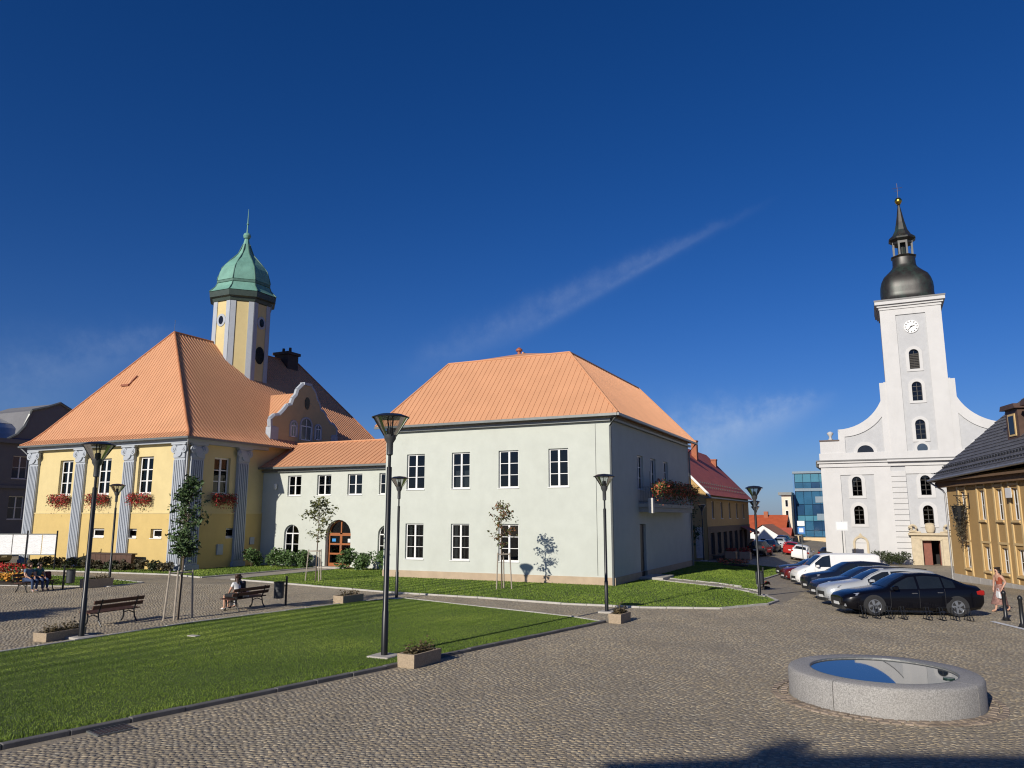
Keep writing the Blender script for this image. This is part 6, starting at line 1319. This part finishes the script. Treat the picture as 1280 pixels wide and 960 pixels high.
        for xd in [spec['side'][0][0]+.05]+[b_-.04 for a_, b_ in spec['side'][:2]]:
            s1 = lerp_st(st, xd); P = sect(s1)[1:5]
            for a, b in zip(P[:-1], P[1:]): sm_.add([(xd-.006, s_*(a[1]+.003), a[2]), (xd+.006, s_*(a[1]+.003), a[2]), (xd+.006, s_*(b[1]+.003), b[2]), (xd-.006, s_*(b[1]+.003), b[2])], [(0, 1, 2, 3)])
        sm_.build('door_seam', M_trim, t, world=False)['kind'] = 'stuff'
        if roofbars: MB().tube([(x, s_*(lerp_st(st, x)[5]*.92), lerp_st(st, x)[3]+.05) for x in (.0, -.5, -1.2, -1.7)], .02, 6).build('roof_rail', M_trim, t, world=False)
    MB().box(xf-.10, xf+.012, -.42, .42, f[1]+.16, f[1]+.34).box(xf-.14, xf+.002, -.55, .55, f[1]-.04, f[1]+.09).build('grille', M_trim, t, world=False); MB().box(xf+.0, xf+.02, -.26, .26, f[1]+.10, f[1]+.20).build('number_plate', M_plate, t, world=False); MB().box(xr_-.02, xr_, -.26, .26, rr_[1]+.32, rr_[1]+.43).build('number_plate', M_plate, t, world=False)
    return t
ROW = R(180+21.6); hx, hy = math.cos(ROW), math.sin(ROW)
def at_axle(x, y, d=1.4): return x-hx*d-.30, y-hy*d+.74
P_black = paint('black_blue_paint', (.003, .003, .005)); P_silver = paint('silver_white_paint', (.50, .52, .53), .3); P_blue = paint('deep_blue_paint', (.018, .03, .075), .3); P_navy = paint('dark_navy_paint', (.010, .016, .035), .2); P_grey = paint('pale_grey_paint', (.40, .45, .50), .4); P_white = paint('white_car_paint', (.74, .74, .73)); P_dred = paint('dark_red_paint', (.10, .012, .012)); P_red = paint('red_paint', (.35, .02, .018)); P_char = paint('charcoal_paint', (.025, .026, .03))
car('black fastback sedan with alloy wheels, nearest in the row behind the bicycle stands', *at_axle(-.54, 30.75, 1.42), ROW, SEDAN, P_black)
car('silver-white estate car second in the row, behind the black sedan', *at_axle(-1.35, 34.5, 1.38), ROW, WAGON, P_silver, roofbars=True)
car('deep blue estate car third in the row of parked cars', *at_axle(-1.95, 38.3, 1.38), ROW, WAGON, P_blue)
car('dark navy car fourth in the row, with silver wheels', *at_axle(-2.75, 42.6, 1.32), ROW, SUV, P_navy)
car('pale grey car fifth in the row, just before the white van', *at_axle(-3.1, 46.3, 1.38), ROW, WAGON, P_grey)
car('white panel van with grey bumper in the parked row', *at_axle(-4.05, 50.2, 1.55), ROW, VAN, P_white, 'parked_van', 'van', rim_dark=True)
car('dark red car just behind the white van', *at_axle(-5.2, 55.0, 1.38), ROW, WAGON, P_dred)
car('black car at the far end of the parked row', *at_axle(-6.0, 59.2, 1.42), ROW, SEDAN, P_char)
SG = 'cars in the street beyond the lawn'
car('white hatchback seen from behind on the far road', -8.2, 88.5, R(88), SUV, P_white, group=SG); car('red car ahead of the white hatchback on the far road', -10.0, 96.5, R(92), WAGON, P_red, group=SG); car('dark car on the far road right of the white hatchback', -6.2, 97, R(88), SEDAN, P_char, group=SG)
car('black car parked in shade below the red awning', -12.4, 88.5, R(85), SUV, P_char, group=SG); car('dark car between the black car and the red car far down the street', -12.6, 99, R(88), SEDAN, P_navy, group=SG); car('silver car at the far street end', -12.4, 108, R(88), WAGON, P_silver, group=SG); car('blue car at the far street end beyond the silver one', -13.0, 116, R(88), SUV, P_blue, group=SG)
car('dark car parked below the notice boards at the left edge', -58.5, 33.2, R(200), SEDAN, P_char, group='cars by the left buildings')

# ------------------------------------------------------------------ people
DEPS = lambda: bpy.context.evaluated_depsgraph_get()
def skin_mesh(name, verts, edges, rad, m, root=0, sub=2):
    me = bpy.data.meshes.new(name); me.from_pydata(verts, edges, []); o = bpy.data.objects.new(name+'_tmp', me); COL.objects.link(o)
    o.modifiers.new('s', 'SKIN'); s2 = o.modifiers.new('d', 'SUBSURF'); s2.levels = sub; s2.render_levels = sub
    for i, r_ in enumerate(rad): sv = me.skin_vertices[0].data[i]; sv.radius = (r_ if isinstance(r_, tuple) else (r_, r_)); sv.use_root = (i == root)
    bpy.context.view_layer.update(); out = bpy.data.meshes.new_from_object(o.evaluated_get(DEPS())); out.name = name; out.materials.clear(); out.materials.append(m)
    for p in out.polygons: p.use_smooth = True
    bpy.data.objects.remove(o); bpy.data.meshes.remove(me); return out
M_skin = mat('skin', (.50, .28, .19), .55, .08, 8)
def person(label, loc, rz, J, top, bottom, hair_m, sleeves='short', legs='long', hairlen=.12, shoe=None, skirt=None, group=None, female=False):
    """J: joints in metres, x to the person's left, -y forward, z up"""
    t = thing('person', label, 'person', loc, rz, group); V = []; E = []; Rr = []; ix = {}
    def a(n, p, r_, par=None):
        ix[n] = len(V); V.append(tuple(p)); Rr.append(r_)
        if par: E.append((ix[par], ix[n]))
    J = {k: Vector(v) for k, v in J.items()}; sh = .17 if female else .20
    a('pelvis', J['pelvis'], (.135, .10)); a('waist', J['pelvis'].lerp(J['neck'], .35), (.115, .085), 'pelvis'); a('chest', J['pelvis'].lerp(J['neck'], .72), (.14, .10), 'waist'); a('neck', J['neck'], .055, 'chest')
    hd = J['head']; fw = (J['nose']-hd).normalized(); up_ = (hd-J['neck']).normalized()
    a('jaw', J['neck'].lerp(hd, .62)+fw*.02, .066, 'neck'); a('head', hd, .088, 'jaw'); a('crown', hd+up_*.085, .062, 'head'); a('nose', hd+fw*.105-up_*.015, .012, 'head')
    for s in 'LR':
        a('sh'+s, J['sh'+s], .062, 'chest'); a('el'+s, J['el'+s], .042, 'sh'+s); a('wr'+s, J['wr'+s], .029, 'el'+s); d = (J['wr'+s]-J['el'+s]).normalized(); sd = d.cross(Vector((0, 0, 1))); sd = sd.normalized() if sd.length > .1 else Vector((0, -1, 0)); pn = d.cross(sd)
        pc = J['wr'+s]+d*.075; a('pm'+s, pc, (.038, .02), 'wr'+s)
        for q in range(4): k0 = pc+sd*(.028-.019*q)+d*.03; a('k%d%s' % (q, s), k0, .010, 'pm'+s); a('f%d%s' % (q, s), k0+d*(.055, .065, .06, .045)[q]+pn*.02, .008, 'k%d%s' % (q, s))
        a('t'+s, J['wr'+s]+d*.05+sd*.045, .011, 'wr'+s); a('t2'+s, J['wr'+s]+d*.09+sd*.06+pn*.01, .008, 't'+s)
        a('hp'+s, J['hp'+s], .085, 'pelvis'); a('kn'+s, J['kn'+s], .058, 'hp'+s); a('cf'+s, J['kn'+s].lerp(J['an'+s], .35), .054, 'kn'+s); a('an'+s, J['an'+s], .036, 'cf'+s); a('to'+s, J['to'+s], (.04, .028), 'an'+s)
    body = inst('body', skin_mesh('body', V, E, Rr, M_skin), t)
    def garment(nm, keys, m, grow, over={}):
        vs, rs, mp = [], [], {}
        for k in keys:
            mp[k] = len(vs); p = Vector(V[ix[k]]); vs.append(tuple(over[k]) if k in over else tuple(p)); r_ = Rr[ix[k]]; rs.append(tuple(x+grow for x in r_) if isinstance(r_, tuple) else r_+grow)
        inv = {v: k for k, v in ix.items()}; es = [(mp[inv[i]], mp[inv[j]]) for i, j in E if inv[i] in mp and inv[j] in mp]; inst(nm, skin_mesh(nm, vs, es, rs, m), t)
    ks = ['pelvis', 'waist', 'chest']+['sh'+s for s in 'LR']; ov = {}
    if sleeves in ('short', 'long'):
        ks += ['el'+s for s in 'LR']
        if sleeves == 'short': ov = {'el'+s: J['sh'+s].lerp(J['el'+s], .62) for s in 'LR'}
        else: ks += ['wr'+s for s in 'LR']
    garment('top', ks, top, .012, ov)
    kb = ['pelvis']+['hp'+s for s in 'LR']+['kn'+s for s in 'LR']
    if legs == 'long': garment('trousers', kb+['cf'+s for s in 'LR']+['an'+s for s in 'LR'], bottom, .014)
    elif legs == 'short': garment('shorts', kb, bottom, .018)
    elif legs == 'skirt':
        c = J['pelvis']; kz = min(J['knL'].z, J['knR'].z)-skirt; mb = MB(); n = 20; rows_ = 6
        cx_ = (J['knL'].x+J['knR'].x)/2; cy_ = (J['knL'].y+J['knR'].y)/2; ax = max(.2, abs(J['knL'].x-J['knR'].x)/2+.17); ay = max(.2, abs(J['knL'].y-J['knR'].y)/2+.16)
        for i in range(rows_+1):
            q = i/rows_; z = c.z+.10+(kz-c.z-.10)*q; rx, ry = .15+(ax-.15)*q, .12+(ay-.12)*q
            for k_ in range(n): th = 2*math.pi*k_/n; fl = 1+.07*q*math.sin(th*5); mb.v.append((c.x+(cx_-c.x)*q+rx*fl*math.cos(th), c.y+(cy_-c.y)*q+ry*fl*math.sin(th), z))
        for i in range(rows_):
            for k_ in range(n): k2 = (k_+1) % n; mb.f.append((i*n+k_, i*n+k2, (i+1)*n+k2, (i+1)*n+k_))
        mb.build('skirt', bottom, t, smooth=True, world=False)
    for s in 'LR':
        A, T = J['an'+s], J['to'+s]; inst('shoe', skin_mesh('shoe', [tuple(A+Vector((0, 0, -.03))), tuple(A.lerp(T, .5)+Vector((0, 0, -.012))), tuple(T)], [(0, 1), (1, 2)], [.046, (.048, .036), (.045, .032)], shoe or M_trim, 0, 1), t)
    hv = [tuple(hd+up_*.035-fw*.03), tuple(hd+up_*.07-fw*.03), tuple(hd-fw*.055-up_*.04)]; he = [(0, 1), (0, 2)]; hr_ = [.090, .074, .075]
    if hairlen > .15: hv += [tuple(hd-fw*.075-up_*.14), tuple(hd-fw*.07-up_*hairlen)]; he += [(2, 3), (3, 4)]; hr_ += [.07, .045]
    inst('hair', skin_mesh('hair', hv, he, hr_, hair_m), t)
    ey = MB(); sdv = up_.cross(fw).normalized()
    for s in (-1, 1): c = hd+fw*.083+sdv*s*.032+up_*.012; ey.lathe([(.001, -.009), (.011, 0), (.001, .009)], 8, tuple(c))
    ey.build('eye', M_trim, t, world=False); return t
M_hairb = mat('dark_hair', (.02, .014, .01), .5, .3, 20); M_hairbr = mat('brown_hair', (.05, .025, .014), .5, .3, 20); M_rust = mat('rust_top', (.30, .065, .03), .85, .1, 12); M_floral = mat('floral_skirt', (.26, .14, .115), .9, .55, 16); M_wshirt = mat('white_cloth', (.62, .62, .62), .9, .06); M_blackc = mat('black_cloth', (.015, .015, .017), .9, .2); M_denim = mat('blue_denim', (.035, .06, .13), .9, .2, 10); M_teals = mat('teal_shirt', (.03, .11, .14), .9, .3, 10); M_bstripe = mat('blue_grey_shirt', (.10, .16, .24), .9, .4, 9); M_greyc = mat('light_grey_cloth', (.45, .45, .46), .9, .08)
# walking woman
WJ = dict(pelvis=(0, 0, .93), neck=(0, -.03, 1.40), head=(0, -.05, 1.54), nose=(.03, -.2, 1.53), shL=(.17, -.02, 1.36), shR=(-.17, -.03, 1.36), elL=(.23, .10, 1.12), elR=(-.26, -.06, 1.11), wrL=(.22, -.02, .93), wrR=(-.24, -.10, .88), hpL=(.09, 0, .88), hpR=(-.09, 0, .88), knL=(.10, -.20, .50), knR=(-.09, .06, .50), anL=(.10, -.30, .09), anR=(-.09, .36, .14), toL=(.11, -.46, .035), toR=(-.09, .25, .04))
wx, wy = 3.86, 35.5
wo = person('walking woman in rust sleeveless top and patterned skirt carrying a white bag', (wx, wy, gh(wx, wy)), R(-65), WJ, M_rust, M_floral, M_hairb, 'none', 'skirt', .30, mat('tan_shoe', (.35, .2, .12), .6), .22, female=True)
wbag = thing('handbag', 'white handbag carried by the walking woman', 'bag', (wx-.10, wy-.24, gh(wx, wy)+.52), R(-65)); MB().add([(-.15, -.05, 0), (.15, -.05, 0), (.15, .05, 0), (-.15, .05, 0), (-.10, -.03, .26), (.10, -.03, .26), (.10, .03, .26), (-.10, .03, .26)], [(0, 3, 2, 1), (4, 5, 6, 7), (0, 1, 5, 4), (1, 2, 6, 5), (2, 3, 7, 6), (3, 0, 4, 7)]).build('bag_body', M_wshirt, wbag, bevel=.025, world=False); MB().tube([(-.08, 0, .26), (-.05, 0, .36), (.05, 0, .36), (.08, 0, .26)], .01, 6).build('strap', M_wshirt, wbag, world=False)
# seated poses: seat height .46; x along the bench, facing -y
def sit(x, lean_x=0.0, head_t=(0, -.12), kx=.10, hand=.0, bend=.0):
    d = Vector((x, 0, 0)); J = dict(pelvis=(0, .02, .57), neck=(lean_x, -.02-bend, 1.05-bend*.35), head=(lean_x*1.25+head_t[0]*.3, -.05-bend*1.3, 1.19-bend*.5), nose=(lean_x*1.25+head_t[0], -.05-bend*1.3+head_t[1], 1.17-bend*.5), shL=(lean_x*.92+.19, -.01-bend, 1.0-bend*.35), shR=(lean_x*.92-.19, -.01-bend, 1.0-bend*.35), elL=(lean_x*.7+.25, -.10-bend*.7, .75), elR=(lean_x*.7-.25, -.10-bend*.7, .75), wrL=(.13+hand, -.30, .63), wrR=(-.13+hand, -.30, .63), hpL=(.09, -.02, .55), hpR=(-.09, -.02, .55), knL=(kx, -.47, .53), knR=(-kx, -.47, .53), anL=(kx, -.45, .11), anR=(-kx, -.50, .11), toL=(kx+.02, -.60, .04), toR=(-kx-.02, -.65, .04))
    return {k: Vector(v) for k, v in J.items()}
def seated(label, bx, by, brz, off, J, *a_, **k):
    c, s = math.cos(brz), math.sin(brz); return person(label, (bx+c*off, by+s*off, gh(bx, by)+.015), brz, J, *a_, **k)
seated('seated person in white top and black shorts hugging on the bench, left of the couple', -22.15, 22.6, R(-87), .50, sit(0, -.10, (-.10, -.08), .12, -.05, .08), M_wshirt, M_blackc, M_hairbr, 'short', 'short', .26, M_white, group='people on the bench by the litter bin', female=True)
seated('seated person in dark top leaning to the left partner on the bench', -22.15, 22.6, R(-87), .12, sit(0, .13, (.10, -.08), .12, .1, .05), M_blackc, M_greyc, M_hairb, 'short', 'long', .14, M_trim, group='people on the bench by the litter bin')
seated('person in blue-grey shirt and jeans on the far left bench, left of two', -36.4, 23.6, R(97), -.42, sit(0, .02, (.05, -.11), .12), M_bstripe, M_denim, M_hairbr, 'short', 'long', .12, mat('grey_shoe', (.4, .38, .42), .7), group='people on the far left bench')
seated('person in teal shirt and jeans on the far left bench, right of two', -36.4, 23.6, R(97), .12, sit(0, -.02, (.1, -.10), .14), M_teals, M_denim, M_hairb, 'short', 'long', .12, M_trim, group='people on the far left bench')
hb_ = thing('backpack', 'dark red backpack standing on the far left bench', 'bag', (-36.45, 24.2, .48)); MB().add([(-.12, -.17, 0), (.12, -.17, 0), (.12, .17, 0), (-.12, .17, 0), (-.08, -.13, .4), (.08, -.13, .4), (.08, .13, .4), (-.08, .13, .4)], [(0, 3, 2, 1), (4, 5, 6, 7), (0, 1, 5, 4), (1, 2, 6, 5), (2, 3, 7, 6), (3, 0, 4, 7)]).build('sack', mat('maroon_cloth', (.10, .02, .025), .9), hb_, bevel=.04, world=False); MB().box(.1, .15, -.1, .1, .05, .2).build('pocket', MATS['maroon_cloth'], hb_, bevel=.02, world=False)
